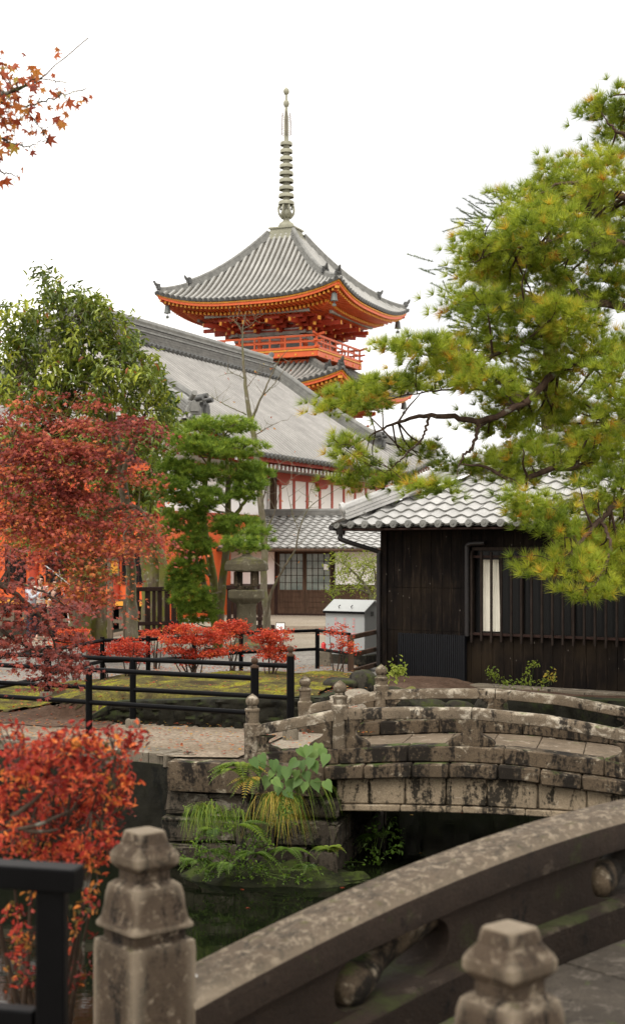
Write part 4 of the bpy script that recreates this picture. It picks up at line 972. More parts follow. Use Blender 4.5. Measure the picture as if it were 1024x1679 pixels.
pag_roof(16.75, .85, 21.45); storey(2.25, 13.75, 14.95, 16.75, (3.62, 13.95))
RS = 6.25
pag_roof(11.6, 2.9, 13.25, 1.6); storey(2.6, 8.9, 10.1, 11.6, (3.7, 9.05))
RS = 6.6
pag_roof(6.6, 3.2, 8.35, 1.2); storey(3.0, .3, 5.0, 6.75)
g = G(); g.box(-4.2, 4.2, -4.2, 4.2, -.2, .4); g.build('plinth', M['stone_pale'], pg)
# spire
px_z = lambda y: EYE + (HOR - y) / F * 87
sp = G(); sp.box(-.98, .98, -.98, .98, px_z(397), px_z(390)); sp.box(-.82, .82, -.82, .82, px_z(390), px_z(382)); sp.box(-.76, .76, -.76, .76, px_z(382), px_z(378)); sp.box(-.84, .84, -.84, .84, px_z(378), px_z(375.5))
sp.lathe([(.5, px_z(375.5)), (.52, px_z(372)), (.45, px_z(367)), (.3, px_z(364)), (.2, px_z(362))], 16); sp.tube([(0, 0, px_z(364)), (0, 0, px_z(190))], [.2, .13], 10)
sp.tube([(0, 0, px_z(190)), (0, 0, px_z(150))], [.12, .07], 8); so = sp.build('spire', M['bronze'], pg, smooth=35)
for j in range(9):
    y = 335.5 - j * 12.15; r = .50 - .0150 * j; z = px_z(y); g = G()
    g.lathe([(.17, .16), (r * .92, .20), (r, .13), (r, -.03), (r * .94, -.03), (r * .90, .11), (.17, .10)], 18, (0, 0, z)); g.lathe([(.21, -.16), (.21, .18)], 12, (0, 0, z))
    g.build('ring', M['bronze'], so, smooth=40)
g = G(); z = px_z(352)
g.lathe([(.2, -.25), (.34, -.1), (.36, .1), (.25, .3)], 12, (0, 0, z))
for a in np.arange(0, 2 * math.pi, math.pi / 4):
    d = np.array((math.cos(a), math.sin(a), 0)); g.tube(curve([d * .25 + (0, 0, z - .25), d * .48 + (0, 0, z + .05), d * .52 + (0, 0, z + .42), d * .40 + (0, 0, z + .5), d * .36 + (0, 0, z + .3)], 12), .06, 6)
g.build('lotus_petals', M['bronze'], so, smooth=50)
g = G()
for a in np.arange(0, 2 * math.pi, math.pi / 2):
    d = np.array((math.cos(a + .4), math.sin(a + .4), 0)); zt_ = px_z(186); zb_ = px_z(222)
    g.tube([d * .22 + (0, 0, zt_), d * .28 + (0, 0, (zt_ + zb_) / 2), d * .27 + (0, 0, zb_)], .02, 5)
    for z in np.linspace(zb_, zt_, 13):
        g.tube([d * .24 + (0, 0, z), d * .37 + (0, 0, z + .08)], [.028, .012], 5); g.tube([d * .24 + (0, 0, z), d * .13 + (0, 0, z - .05)], [.025, .02], 5)
g.build('water_flame', plain('reddish_bronze', (.11, .07, .055), .6, .3, .2), so)
g = G()
for yb, rr, el in ((170, .19, 1.35), (150, .19, 1.2)):
    g.lathe([(max(rr * math.sin(a), .01), -rr * el * math.cos(a)) for a in np.linspace(.15, math.pi - .05, 10)], 12, (0, 0, px_z(yb)))
g.tube([(0, 0, px_z(147)), (0, 0, px_z(137))], [.04, .008], 6); g.build('jewel', M['bronze'], so, smooth=50)
# ------------------------------------------------------------------ leaves
def runit(n): return nrm(rng.normal(size=(n, 3)))
def tri_needles(pos, dirs, per, length, width, tone, spread=.75, tonej=.12, flat=1.0):
    n = len(pos); p = np.repeat(pos, per, 0); d = np.repeat(dirs, per, 0)
    u = runit(n * per); u[:, 2] *= flat; d = nrm(d * .62 + u * spread)
    Ln = length * rng.uniform(.65, 1.12, (n * per, 1)); s = nrm(np.cross(d, runit(n * per))) * width / 2
    V = np.stack([p - s, p + s, p + d * Ln], 1).reshape(-1, 3)
    Fc = np.arange(n * per * 3).reshape(-1, 3); t = np.clip(np.repeat(tone, per) + rng.normal(0, tonej, n * per), 0, 1)
    return V, Fc, t
def oval_leaves(pos, axis, nor, Ln, wd, fold=.25):
    n = len(pos); axis = nrm(axis); s = nrm(np.cross(axis, nor)); nn = np.cross(s, axis); Ln = np.asarray(Ln).reshape(-1, 1); wd = np.asarray(wd).reshape(-1, 1)
    up = nn * wd * fold; dr = -nn * Ln * .12
    V = np.stack([pos, pos + axis * Ln * .32 + s * wd * .5 + up, pos + axis * Ln * .68 + s * wd * .4 + up * .8 + dr * .5, pos + axis * Ln + dr * 1.6,
                  pos + axis * Ln * .68 - s * wd * .4 + up * .8 + dr * .5, pos + axis * Ln * .32 - s * wd * .5 + up], 1).reshape(-1, 3)
    b = np.arange(n)[:, None] * 6; Fc = np.concatenate([b + np.array([[0, 1, 2, 3]]), b + np.array([[0, 3, 4, 5]])], 1).reshape(-1, 4)
    return V, Fc
ST = []
for k, (a, r0) in enumerate([(0, 1), (24, .42), (48, .86), (75, .36), (105, .62), (180, .16), (255, .62), (285, .36), (312, .86), (336, .42)]): ST.append((math.cos(R_(a)) * r0, math.sin(R_(a)) * r0))
ST = np.array(ST)
def star_leaves(pos, axis, nor, size):
    n = len(pos); axis = nrm(axis); s = nrm(np.cross(axis, nor)); nn = np.cross(s, axis); size = np.asarray(size).reshape(-1, 1, 1)
    V = pos[:, None] + size * (axis[:, None] * ST[None, :, :1] + s[:, None] * ST[None, :, 1:] - nn[:, None] * (ST[None, :, :1] ** 2 * .25 + ST[None, :, 1:] ** 2 * .3))
    return V.reshape(-1, 3), np.arange(n * 10).reshape(-1, 10)
def cl(px, py, D, rx, ry, rz=None):     # clump given by pixels at a distance -> centre and radii in metres
    c = P(px, py, D); k = D / F; rx, ry = rx * k, ry * k
    return c, np.array((rx, rz if rz is not None else rx * .8, ry))
def sub_centres(clumps, per_area, minn=3):
    out = []; who = []
    for i, (c, r) in enumerate(clumps):
        n = max(minn, int(per_area * r[0] * r[2] * 3.14)); u = runit(n) * rng.uniform(.25, 1, (n, 1)) ** (1 / 2.4)
        out.append(c + u * r); who += [i] * n
    return np.concatenate(out), np.array(who)
def limbs_mesh(limbs, g, n=18, rough=.012, sides=8):
    sk = []
    for l in limbs:                     # (px, py, D, radius) or world when flagged
        q = np.array([(*P(a, b, d), r) for a, b, d, r in l]); q = curve(q, max(n, 4 * len(l))); rr = np.maximum(q[:, 3], .003)
        q[1:-1, :3] += rng.normal(0, rough, (len(q) - 2, 3)) * (rr[1:-1, None] * 4 + .3); g.tube(q[:, :3], rr, sides); sk.append(q)
    return np.concatenate(sk)
def twigs(g, sk, targets, r0=.012, r1=.004, sag=.15, sides=5, frac=1.0, maxd=3.0, shift=0.0):
    for t in targets:
        if rng.random() > frac: continue
        dv = sk[:, :3] - t; dist = np.linalg.norm(dv, axis=1) + shift * np.maximum(0, sk[:, 2] - t[2]); j = int(np.argmin(dist + rng.uniform(0, .2, len(dist)) * dist))
        if dist[j] > maxd: continue
        a = sk[j, :3]; m = (a + t) / 2 + rng.normal(0, .07, 3) * dist[j] + np.array((0, 0, sag * dist[j] * rng.uniform(-.4, 1))); m2 = a * .25 + m * .5 + t * .25
        q = curve([a, m2 + rng.normal(0, .03, 3) * dist[j], m * .35 + t * .65 + rng.normal(0, .03, 3) * dist[j], t], 8); rs = min(r0 * (.6 + .5 * dist[j]), sk[j, 3] * .8)
        g.tube(q, np.linspace(rs, r1, 8), sides)
def tree(name, label, cat, base, limbs, tmat, crown=None, group=None, tw=None, crownname='crown', n=18, rough=.012, extra=None):
    base = np.array(base, float); t = empty(name, base, 0, label, cat, group); g = G(); sk = limbs_mesh(limbs, g, n, rough)
    if tw is not None: twigs(g, sk, **tw)
    if extra: extra(g)
    g.build('trunk', tmat, t, base, smooth=60)
    if crown is not None:
        V, Fc, tone, mat = crown; link(crownname, mesh_np(crownname, V - base, Fc, mat, tone), t)
    return t
def pix(*rows, D, rz=None): return [cl(r[0], r[1], (r[4] if len(r) > 4 else D), r[2], r[3], rz) for r in rows]

# ------------------------------------------------------------------ big red pine on the right
rows = [(1010, 165, 38, 32), (1018, 225, 34, 34), (990, 190, 20, 22), (940, 282, 52, 34), (1000, 300, 45, 50), (870, 335, 48, 26), (905, 300, 22, 26), (890, 385, 80, 38), (815, 372, 50, 26), (980, 400, 60, 45), (795, 440, 46, 30), (880, 460, 75, 40), (960, 480, 60, 40), (768, 412, 20, 30), (792, 505, 34, 28), (860, 545, 75, 40), (960, 570, 75, 45), (752, 500, 16, 14), (830, 425, 60, 30), (1005, 450, 30, 60), (925, 340, 60, 40), (1000, 360, 40, 40), (850, 500, 50, 30), (920, 520, 60, 35),
        (632, 570, 26, 16), (682, 572, 42, 22), (735, 590, 48, 28), (700, 622, 46, 18), (640, 632, 34, 13), (590, 652, 40, 14), (548, 670, 18, 10), (610, 668, 26, 12), (570, 738, 30, 20), (612, 762, 36, 18), (655, 785, 36, 16), (570, 790, 14, 12), (780, 580, 50, 30), (664, 632, 34, 12), (600, 640, 20, 10),
        (800, 625, 60, 34), (870, 640, 70, 38), (950, 655, 70, 42), (1004, 640, 36, 60), (820, 690, 45, 28), (900, 705, 70, 34), (990, 730, 46, 42), (870, 752, 55, 26), (935, 770, 55, 28), (800, 760, 34, 20), (750, 760, 26, 12), (715, 800, 22, 10), (680, 745, 20, 12), (1000, 800, 36, 36), (870, 815, 40, 18), (960, 845, 64, 28), (905, 870, 44, 24), (980, 895, 56, 36), (925, 925, 46, 26), (1000, 945, 36, 26), (893, 925, 22, 14), (960, 968, 34, 13), (875, 850, 22, 14), (840, 790, 34, 16)]
r2 = []
for r in rows:
    D = 15.6 + rng.uniform(-1.1, 1.1) + (0 if r[1] < 800 else -1.0); r2.append((*r, D))
cls = pix(*r2, D=16)
pts, who = sub_centres(cls, 60, 5); nT = len(pts)
pts = np.repeat(pts, 11, 0) + rng.normal(0, .10, (nT * 11, 3)) * np.array((1.25, 1.25, .45)); who = np.repeat(who, 11)
cc = np.array([c[0] for c in cls])[who]; dirs = nrm(nrm(pts - cc) * .7 + np.array((-.15, -.1, .75)) + runit(len(pts)) * .45)
clt = rng.uniform(.30, .62, len(cls))[who] + rng.normal(0, .15, len(pts)); old = rng.random(len(pts)) < .065; clt[old] = rng.uniform(.84, .97, old.sum())
V, Fc, tn = tri_needles(pts, dirs, 50, .135, .0050, clt, .55, .06)
limbs = [[(1150, 1120, 16, .24), (1128, 800, 16, .21), (1105, 500, 16, .17), (1070, 260, 15.8, .11), (1030, 130, 15.6, .04)],
         [(1120, 720, 16, .13), (1024, 694, 15.6, .075), (985, 735, 15.2, .06), (958, 762, 15.1, .05), (890, 772, 15, .04), (850, 790, 15, .03), (790, 765, 15, .02), (755, 762, 15, .008)],
         [(1118, 640, 16, .12), (1030, 590, 15.6, .07), (975, 577, 15.4, .055), (900, 620, 15.3, .05), (860, 660, 15.2, .045), (790, 690, 15.2, .04), (745, 684, 15.3, .038), (705, 681, 15.3, .032), (658, 690, 15.4, .022), (618, 708, 15.5, .014), (575, 735, 15.5, .006)],
         [(705, 681, 15.3, .022), (690, 720, 15.2, .015), (650, 760, 15.2, .01), (630, 775, 15.2, .005)], [(785, 690, 15.2, .03), (775, 730, 15.1, .022), (755, 755, 15.0, .014), (745, 790, 15, .005)], [(860, 660, 15.2, .03), (820, 628, 15.1, .025), (795, 640, 15.1, .02), (720, 640, 15.2, .012), (610, 660, 15.3, .006)],
         [(1110, 560, 16, .11), (1030, 506, 15.7, .065), (948, 501, 15.4, .05), (912, 536, 15.3, .042), (850, 565, 15.2, .03), (760, 592, 15.3, .02), (690, 580, 15.3, .012), (640, 572, 15.3, .006)],
         [(1100, 430, 16, .08), (1020, 400, 15.8, .05), (960, 380, 15.5, .04), (890, 400, 15.4, .03), (820, 410, 15.5, .018), (775, 430, 15.5, .006)], [(1080, 330, 15.9, .07), (1000, 320, 15.7, .045), (930, 300, 15.6, .025), (870, 325, 15.6, .008)],
         [(1130, 880, 16, .09), (1040, 815, 15.2, .055), (985, 850, 14.7, .035), (950, 890, 14.5, .022), (915, 925, 14.5, .008)], [(985, 850, 14.7, .025), (1000, 900, 14.5, .018), (975, 960, 14.4, .006)], [(912, 536, 15.3, .03), (870, 500, 15.3, .022), (800, 500, 15.4, .008)], [(1060, 240, 15.7, .05), (1010, 215, 15.6, .02), (985, 185, 15.6, .006)]]
limbs = [[(a, b, d, r * .8) for a, b, d, r in l] for l in limbs]
pine = tree('pine_tree', 'large orange-tinged green pine arching over the black house roof', 'tree', P(1150, 1120, 16), limbs, M['bark_pine'], (V, Fc, tn, M['needle']), tw=dict(targets=pts[::11], r0=.018, r1=.004, frac=.5, maxd=1.1), n=40, rough=.02)

# ------------------------------------------------------------------ fir behind the pine
def spray_tree(name, label, rows, D, trunk, seed):
    cls = pix(*rows, D=D, rz=1.6); pts, who = sub_centres(cls, 9, 4); tr = np.array(trunk); base = P(*trunk[0][:3]); t = empty(name, base, 0, label, 'tree')
    g = G(); sk = limbs_mesh([trunk], g, 30, .01); Vs = []; Fs = []; Ts = []; nb = 0
    for p in pts:
        j = int(np.argmin(np.abs(sk[:, 2] - p[2] + .3))); a = sk[j, :3]; L_ = np.linalg.norm(p - a)
        if rng.random() < .25: g.tube(curve([a, (a + p) / 2 + (0, 0, .1), p], 6), np.linspace(.03, .008, 6), 5)
        for q in range(5):
            d = nrm(nrm(p - a) + rng.normal(0, .55, 3) * (1, 1, .45)); ln = rng.uniform(.3, .6); s0 = p + rng.normal(0, .25, 3) * (1, 1, .5)
            g.tube([s0, s0 + d * ln], [.006, .002], 4); m = 15; ts = np.linspace(.05, 1, m); pp = s0 + d * ln * ts[:, None]
            v, f, tt = tri_needles(pp, np.repeat(d[None], m, 0), 14, .06, .009, np.full(m, rng.uniform(.1, .7)), .75, .1, .6); Vs.append(v); Fs.append(f + nb); Ts.append(tt); nb += len(v)
    g.build('trunk', M['bark_dark'], t, base, smooth=60); link('crown', mesh_np('crown', np.concatenate(Vs) - base, np.concatenate(Fs), M['fir'], np.concatenate(Ts)), t)
spray_tree('fir_tree', 'dark fir standing behind the big pine with spiky branch tips', [(868, 345, 40, 26), (820, 345, 24, 18), (800, 380, 34, 36), (860, 450, 75, 80), (775, 420, 28, 30), (790, 530, 34, 50), (762, 560, 22, 22), (830, 600, 40, 30), (790, 480, 25, 30), (900, 470, 40, 60)], 27, [(905, 1060, 27, .22), (902, 700, 27, .18), (900, 450, 27, .1), (898, 340, 27, .02)], 3)

# ------------------------------------------------------------------ broadleaf evergreens on the left
def broadleaf(name, label, rows, D, limbs, mat, tmat, per=34, leaf=.17, nleaf=16, tone=(.25, .65), rz=1.2, droop=.8):
    cls = pix(*rows, D=D, rz=rz); pts, who = sub_centres(cls, per, 4); n = len(pts); ps = np.repeat(pts, nleaf, 0)
    tipd = nrm(pts - np.array([c[0] for c in cls])[who] + (0, 0, .25)); td = np.repeat(tipd, nleaf, 0)
    ps = ps + rng.normal(0, .085, ps.shape); ax = nrm(td * .5 + runit(len(ps)) * .9 + np.array((0, 0, -droop * .55))); nor = nrm(np.array((0, 0, 1.)) + td * .3 + runit(len(ps)) * .35)
    Ln = leaf * rng.uniform(.6, 1.15, len(ps)); V, Fc = oval_leaves(ps, ax, nor, Ln, Ln * .36)
    tn = np.repeat(rng.uniform(*tone, n), nleaf) + rng.normal(0, .1, len(ps)); tn[rng.random(len(ps)) < .012] = 1
    return tree(name, label, 'tree', P(*limbs[0][0][:3]), limbs, tmat, (V, Fc, np.repeat(np.clip(tn, 0, 1), 2), mat), tw=dict(targets=pts, r0=.02, r1=.006, frac=.5, maxd=2.4))
broadleaf('evergreen_tree', 'broad leaved evergreen with slender lichened trunk rising behind the red maple',
          [(25, 545, 34, 40), (20, 620, 34, 34), (110, 505, 46, 24), (84, 480, 14, 24), (78, 458, 7, 10), (150, 520, 40, 26), (200, 545, 42, 24), (228, 575, 28, 20), (80, 560, 50, 40), (150, 575, 60, 34), (100, 610, 70, 30), (190, 610, 50, 30), (60, 650, 60, 30), (140, 645, 70, 30), (215, 640, 50, 28), (255, 668, 28, 26), (180, 670, 50, 22), (60, 520, 26, 26), (20, 580, 30, 30), (20, 655, 34, 22), (70, 672, 40, 18), (150, 498, 26, 16), (185, 515, 24, 16), (240, 600, 24, 22), (262, 640, 22, 20), (275, 680, 20, 18), (130, 545, 50, 24)], 26,
          [[(217, 1052, 31, .15), (216, 980, 31, .12), (212, 900, 30, .11), (205, 820, 29, .10), (190, 720, 28, .09), (160, 620, 26.5, .06), (110, 540, 26, .03), (84, 470, 26, .01)], [(200, 780, 28.6, .06), (230, 700, 27, .04), (245, 660, 26.5, .015)], [(180, 690, 27.5, .06), (100, 640, 26, .04), (30, 590, 26, .015)], [(160, 620, 26.5, .04), (210, 570, 26, .012)], [(217, 905, 30, .05), (232, 870, 29.6, .03), (240, 830, 29.5, .01)]], M['everg'], M['bark_grey'], leaf=.16, nleaf=24, tone=(.02, .72))
broadleaf('gnarled_tree', 'old evergreen on a thick gnarled mossy trunk behind the brown slatted fence',
          [(262, 705, 26, 30), (250, 760, 34, 30), (255, 820, 28, 30), (245, 870, 26, 22), (290, 700, 20, 22), (225, 800, 26, 26), (60, 895, 16, 14), (30, 880, 14, 20), (215, 730, 30, 30), (100, 760, 50, 30), (180, 790, 40, 30), (40, 800, 45, 30), (140, 840, 45, 26), (70, 840, 40, 24), (200, 850, 30, 26), (30, 720, 40, 30), (150, 720, 40, 24)], 32,
          [[(252, 1032, 36, .34), (253, 960, 36, .30), (250, 915, 36, .32), (245, 880, 35.5, .2), (250, 800, 34, .12), (258, 720, 33, .04)], [(264, 1010, 35.6, .12), (268, 930, 35.6, .11), (258, 900, 35.7, .1), (250, 890, 35.8, .05)], [(247, 860, 35, .09), (225, 800, 33, .03)]], M['everg'], M['bark_moss'], per=30, leaf=.2, tone=(.15, .5))

# ------------------------------------------------------------------ maples
def maple(name, label, rows, D, limbs, mat, tmat, per=26, layer=.0, nleaf=22, leaf=.062, tone=(.2, .7), rz=.9, flat=.22, frac=.4, spread=.2):
    cls = pix(*rows, D=D, rz=rz); pts, who = sub_centres(cls, per, 4); n = len(pts); rT = np.array([r[5] if len(r) > 5 else 0 for r in rows])[who]
    if layer: ph = .25 * np.sin(pts[:, 0] * 1.3) + .2 * np.sin(pts[:, 1] * 1.7 + pts[:, 0] * .6); pts[:, 2] = np.round((pts[:, 2] + ph) / layer) * layer - ph + rng.normal(0, layer * .13, n)
    ps = np.repeat(pts, nleaf, 0) + rng.normal(0, spread, (n * nleaf, 3)) * np.array((1, 1, flat))
    off = ps - np.repeat(pts, nleaf, 0); ps[:, 2] -= .16 * (off[:, 0] ** 2 + off[:, 1] ** 2) / spread
    ax = nrm(off * (1, 1, .2) / spread * .5 + runit(len(ps)) * .6 + np.array((0, 0, -.45))); nor = nrm(np.array((0, -.25, 1.)) + runit(len(ps)) * .55)
    V, Fc = star_leaves(ps, ax, nor, leaf * rng.uniform(.6, 1.15, len(ps)))
    tn = np.clip(np.repeat(rng.uniform(*tone, n) + rT, nleaf) + rng.normal(0, .11, len(ps)), 0, 1)
    return tree(name, label, 'tree', P(*limbs[0][0][:3]), limbs, tmat, (V, Fc, tn, mat), tw=dict(targets=pts, r0=.016, r1=.004, frac=frac, maxd=1.8))
maple('maple_tree', 'wide red maple with twin mossy trunks filling the left side',
      [(30, 680, 40, 16), (80, 668, 40, 12), (150, 690, 36, 14), (200, 694, 34, 14), (236, 706, 20, 9), (40, 720, 55, 26), (120, 725, 56, 24), (190, 735, 34, 14), (40, 775, 55, 28), (115, 775, 52, 26), (218, 782, 22, 12), (40, 825, 55, 26, 24.5, .05), (115, 825, 54, 26), (180, 842, 34, 16), (228, 852, 26, 14), (254, 886, 14, 12), (30, 865, 40, 20, 24.5, .12), (100, 870, 50, 24, 24.5, .1), (165, 875, 42, 20, 24.5, .06), (215, 886, 26, 14), (120, 905, 46, 16, 24.5, .1), (75, 895, 30, 14, 24.5, .14), (125, 945, 38, 20, 24, .14), (145, 975, 26, 18, 24, .16), (110, 965, 20, 14, 24, .16), (165, 950, 16, 14, 24, .15)], 24.8,
      [[(131, 1048, 27, .24), (130, 980, 27, .19), (128, 910, 26.8, .17), (118, 850, 26.4, .13), (95, 800, 25.6, .09), (60, 760, 25, .05), (20, 720, 24.8, .02)], [(160, 1050, 27.4, .2), (161, 980, 27.4, .17), (160, 900, 27, .15), (165, 840, 26.4, .12), (180, 780, 25.6, .08), (215, 720, 25, .03)], [(118, 850, 26.4, .08), (135, 780, 25.4, .06), (125, 720, 25, .04), (100, 680, 24.8, .015)], [(165, 840, 26.4, .07), (215, 830, 25.4, .05), (250, 850, 25, .02)], [(118, 850, 26.2, .06), (70, 830, 25, .05), (30, 820, 24.5, .04), (-10, 810, 24.5, .03)], [(128, 905, 26.6, .05), (135, 940, 24.6, .02), (140, 970, 24.2, .01)]], M['maple'], M['bark_moss'], per=50, nleaf=54, leaf=.064, spread=.30, tone=(.05, .85), layer=.42, flat=.10)
maple('maple_tree', 'small dark red maple reaching in at the left edge over the pipe railings',
      [(10, 925, 26, 22), (25, 965, 40, 22), (15, 1000, 26, 18), (95, 985, 34, 14), (60, 1010, 40, 18), (118, 1020, 28, 14), (40, 1045, 46, 20), (95, 1055, 40, 16), (30, 1080, 34, 14), (85, 1090, 40, 12), (105, 1112, 30, 9), (75, 1115, 18, 10), (125, 1090, 16, 10), (5, 1050, 20, 24)], 12.3,
      [[(-150, 1250, 12.6, .09), (-110, 1050, 12.4, .07), (-60, 960, 12.4, .05), (-10, 955, 12.3, .03), (40, 985, 12.3, .02), (80, 1030, 12.3, .012), (100, 1095, 12.3, .005)], [(-60, 960, 12.4, .03), (0, 1030, 12.3, .02), (60, 1070, 12.3, .01)], [(-10, 955, 12.3, .02), (60, 965, 12.3, .012), (115, 1000, 12.3, .005)]], M['maple_dk'], M['bark_dark'], per=130, nleaf=22, leaf=.042, layer=.13, tone=(.15, .75), rz=.35, spread=.10, frac=.5)
# sprig of maple against the sky, from a tree standing outside the picture
limbs = [[(-420, 900, 7.6, .16), (-380, 500, 7.5, .12), (-250, 300, 7.3, .07), (-110, 195, 7.1, .03), (-20, 160, 7, .014), (25, 148, 7, .008), (70, 125, 7, .004), (145, 62, 7, .0015)], [(-20, 160, 7, .01), (30, 175, 7, .006), (90, 160, 7, .004), (142, 145, 7, .0015)], [(-60, 175, 7, .012), (-10, 220, 7, .008), (40, 240, 7, .004), (75, 230, 7, .002)], [(30, 175, 7, .005), (60, 200, 7, .003), (80, 235, 7, .0015)], [(-50, 195, 7, .01), (-10, 270, 7, .006), (30, 290, 7, .002)], [(25, 148, 7, .005), (60, 130, 7, .003), (110, 135, 7, .0015)]]
ps = []
while len(ps) < 215:
    x = 145 * (rng.random() ** 1.7) - 25; y = rng.uniform(80, 305); lim = 155 + (y - 155) * 0; hw = 95 * (1 - max(x, 0) / 150) + 14
    if abs(y - (180 - x * .10)) < hw * rng.uniform(.4, 1): ps.append(P(x, y, 7 + rng.normal(0, .16)))
for x, y in ((3, 84), (40, 88), (95, 80), (92, 90), (88, 122), (64, 134), (140, 160), (148, 158), (132, 165), (128, 172), (105, 185), (110, 186), (99, 200), (80, 228), (52, 250), (32, 291), (24, 294), (10, 296), (2, 298), (38, 276), (14, 110)): ps.append(P(x, y, 7))
ps = np.array(ps); ax = nrm(runit(len(ps)) * .7 + np.array((.1, 0, -.6))); nor = nrm(runit(len(ps)) * .8 + np.array((0, -.5, .5)))
V, Fc = star_leaves(ps, ax, nor, .046 * rng.uniform(.55, 1.25, len(ps)))
tree('maple_tree', 'thin maple sprig with scattered star leaves against the white sky', 'tree', P(-420, 900, 7.6), limbs, M['bark_dark'], (V, Fc, np.clip(rng.normal(.5, .25, len(ps)), 0, 1), M['tmaple']), tw=dict(targets=ps, r0=.003, r1=.001, frac=.8, maxd=.4), n=30)

# ------------------------------------------------------------------ cloud pruned pine
rows = [(362, 698, 62, 13), (310, 728, 36, 18), (392, 736, 44, 13), (350, 735, 30, 16), (285, 765, 20, 14), (380, 776, 62, 18), (322, 775, 36, 18), (410, 792, 34, 12), (290, 800, 26, 16), (330, 818, 46, 20), (400, 812, 30, 10), (300, 855, 38, 20), (385, 862, 44, 16), (318, 895, 34, 20), (405, 893, 40, 11), (425, 878, 18, 12), (305, 935, 28, 26), (312, 978, 30, 30), (325, 1005, 30, 20), (292, 965, 16, 16)]
cls = pix(*[(a, b, c, d, 28.6 + rng.uniform(-.7, .5) - (1.2 if a > 395 and b > 870 else 0)) for a, b, c, d in rows], D=29); pts, who = sub_centres(cls, 120, 12); pts = np.repeat(pts, 9, 0) + rng.normal(0, .08, (len(pts) * 9, 3)) * (1, 1, .4); who = np.repeat(who, 9)
cc = np.array([c[0] for c in cls])[who]; dirs = nrm(nrm(pts - cc) * .55 + np.array((0, 0, .8)) + runit(len(pts)) * .3); hh = (pts[:, 2] - cc[:, 2]) / np.array([c[1][2] for c in cls])[who]
V, Fc, tn = tri_needles(pts, dirs, 26, .12, .011, np.clip(rng.normal(.58, .14, len(pts)) + rng.uniform(-.1, .1, len(cls))[who], 0, .97), .6, .08)
tree('pruned_pine', 'dense dark green pine clipped into cushions beside the stone lantern', 'tree', P(357, 1060, 29),
     [[(357, 1062, 29, .11), (356, 1010, 29, .10), (350, 950, 29, .085), (338, 890, 29, .08), (332, 830, 29, .07), (340, 770, 29, .05), (352, 705, 29, .02)], [(358, 1055, 28.9, .1), (362, 990, 28.8, .085), (368, 930, 28.8, .08), (372, 880, 28.8, .075), (374, 820, 28.9, .06), (372, 760, 29, .04), (365, 702, 29, .02)], [(372, 865, 28.8, .05), (392, 835, 28.8, .04), (420, 800, 28.8, .02)], [(372, 900, 28.8, .05), (395, 895, 28.6, .035), (425, 880, 28.5, .015)], [(335, 850, 29, .05), (315, 815, 29, .035), (290, 795, 29, .015)], [(350, 950, 29, .05), (330, 930, 28.8, .035), (305, 925, 28.7, .015)], [(354, 1040, 29, .08), (342, 980, 29.1, .06), (322, 920, 29.1, .05), (305, 860, 29.1, .03)], [(374, 800, 28.9, .03), (390, 765, 28.9, .02), (400, 740, 28.9, .01)]],
     M['bark_moss'], (V, Fc, tn, M['needle_dk']), tw=dict(targets=pts[::28], r0=.02, r1=.006, frac=.7, maxd=1.3))

# ------------------------------------------------------------------ bare tree before the hall
limbs = [[(438, 1050, 32, .14), (436, 1000, 32, .12), (432, 950, 32, .11), (434, 900, 32, .11), (430, 850, 32, .10), (424, 790, 32, .10), (417, 720, 32, .09), (408, 675, 32, .075), (402, 630, 32, .055), (398, 580, 32, .035), (398, 540, 32, .022), (404, 510, 32, .006)],
         [(412, 690, 32, .05), (428, 652, 31.8, .032), (444, 617, 31.7, .022), (458, 590, 31.6, .014), (475, 570, 31.6, .004)], [(428, 652, 31.8, .02), (450, 628, 31.8, .014), (480, 585, 31.8, .004)], [(404, 680, 32, .02), (366, 662, 31.8, .012), (338, 645, 31.8, .004)], [(418, 714, 32, .02), (440, 700, 31.7, .012), (462, 690, 31.6, .004)], [(398, 548, 32, .015), (388, 530, 32, .01), (372, 520, 32, .003)], [(398, 540, 32, .012), (415, 530, 32, .008), (420, 518, 32, .003)], [(400, 620, 32, .015), (378, 612, 31.9, .009), (358, 618, 31.8, .003)], [(401, 640, 32, .015), (420, 615, 31.9, .008), (432, 600, 31.8, .003)],
         [(437, 1010, 31.8, .06), (446, 968, 31.5, .045), (466, 930, 31.2, .035), (484, 900, 31, .028), (490, 870, 30.9, .022), (505, 835, 30.8, .015), (535, 812, 30.7, .01), (575, 790, 30.6, .003)], [(490, 870, 30.9, .014), (478, 840, 30.9, .01), (470, 800, 30.9, .003)], [(505, 835, 30.8, .01), (510, 800, 30.8, .006), (530, 770, 30.8, .003)], [(428, 830, 32, .03), (440, 790, 31.7, .02), (460, 760, 31.6, .01), (490, 750, 31.5, .003)], [(432, 880, 32, .025), (450, 840, 31.8, .015), (462, 800, 31.7, .008), (500, 770, 31.7, .003)], [(424, 790, 32, .02), (400, 770, 31.8, .01), (388, 755, 31.8, .003)]]
limbs = [[(a, b, d, r * .72) for a, b, d, r in l] for l in limbs]
skb = np.concatenate([curve([P(a, b, d) for a, b, d, r in l], 12) for l in limbs[1:]])
def bare_twigs(g):
    for p in skb[rng.integers(0, len(skb), 110)]:
        d = nrm(rng.normal(size=3) * (1, .6, .6) + (0, 0, .7)); ln = rng.uniform(.15, .5); g.tube([p, p + d * ln * .5 + rng.normal(0, .03, 3), p + d * ln + (0, 0, .05)], [.006, .004, .002], 4)
bt = tree('bare_tree', 'slender leafless tree with mossy trunk standing before the hall', 'tree', P(438, 1050, 32), limbs, M['bark_grey'], n=26, extra=bare_twigs); base = np.array(bt.location)
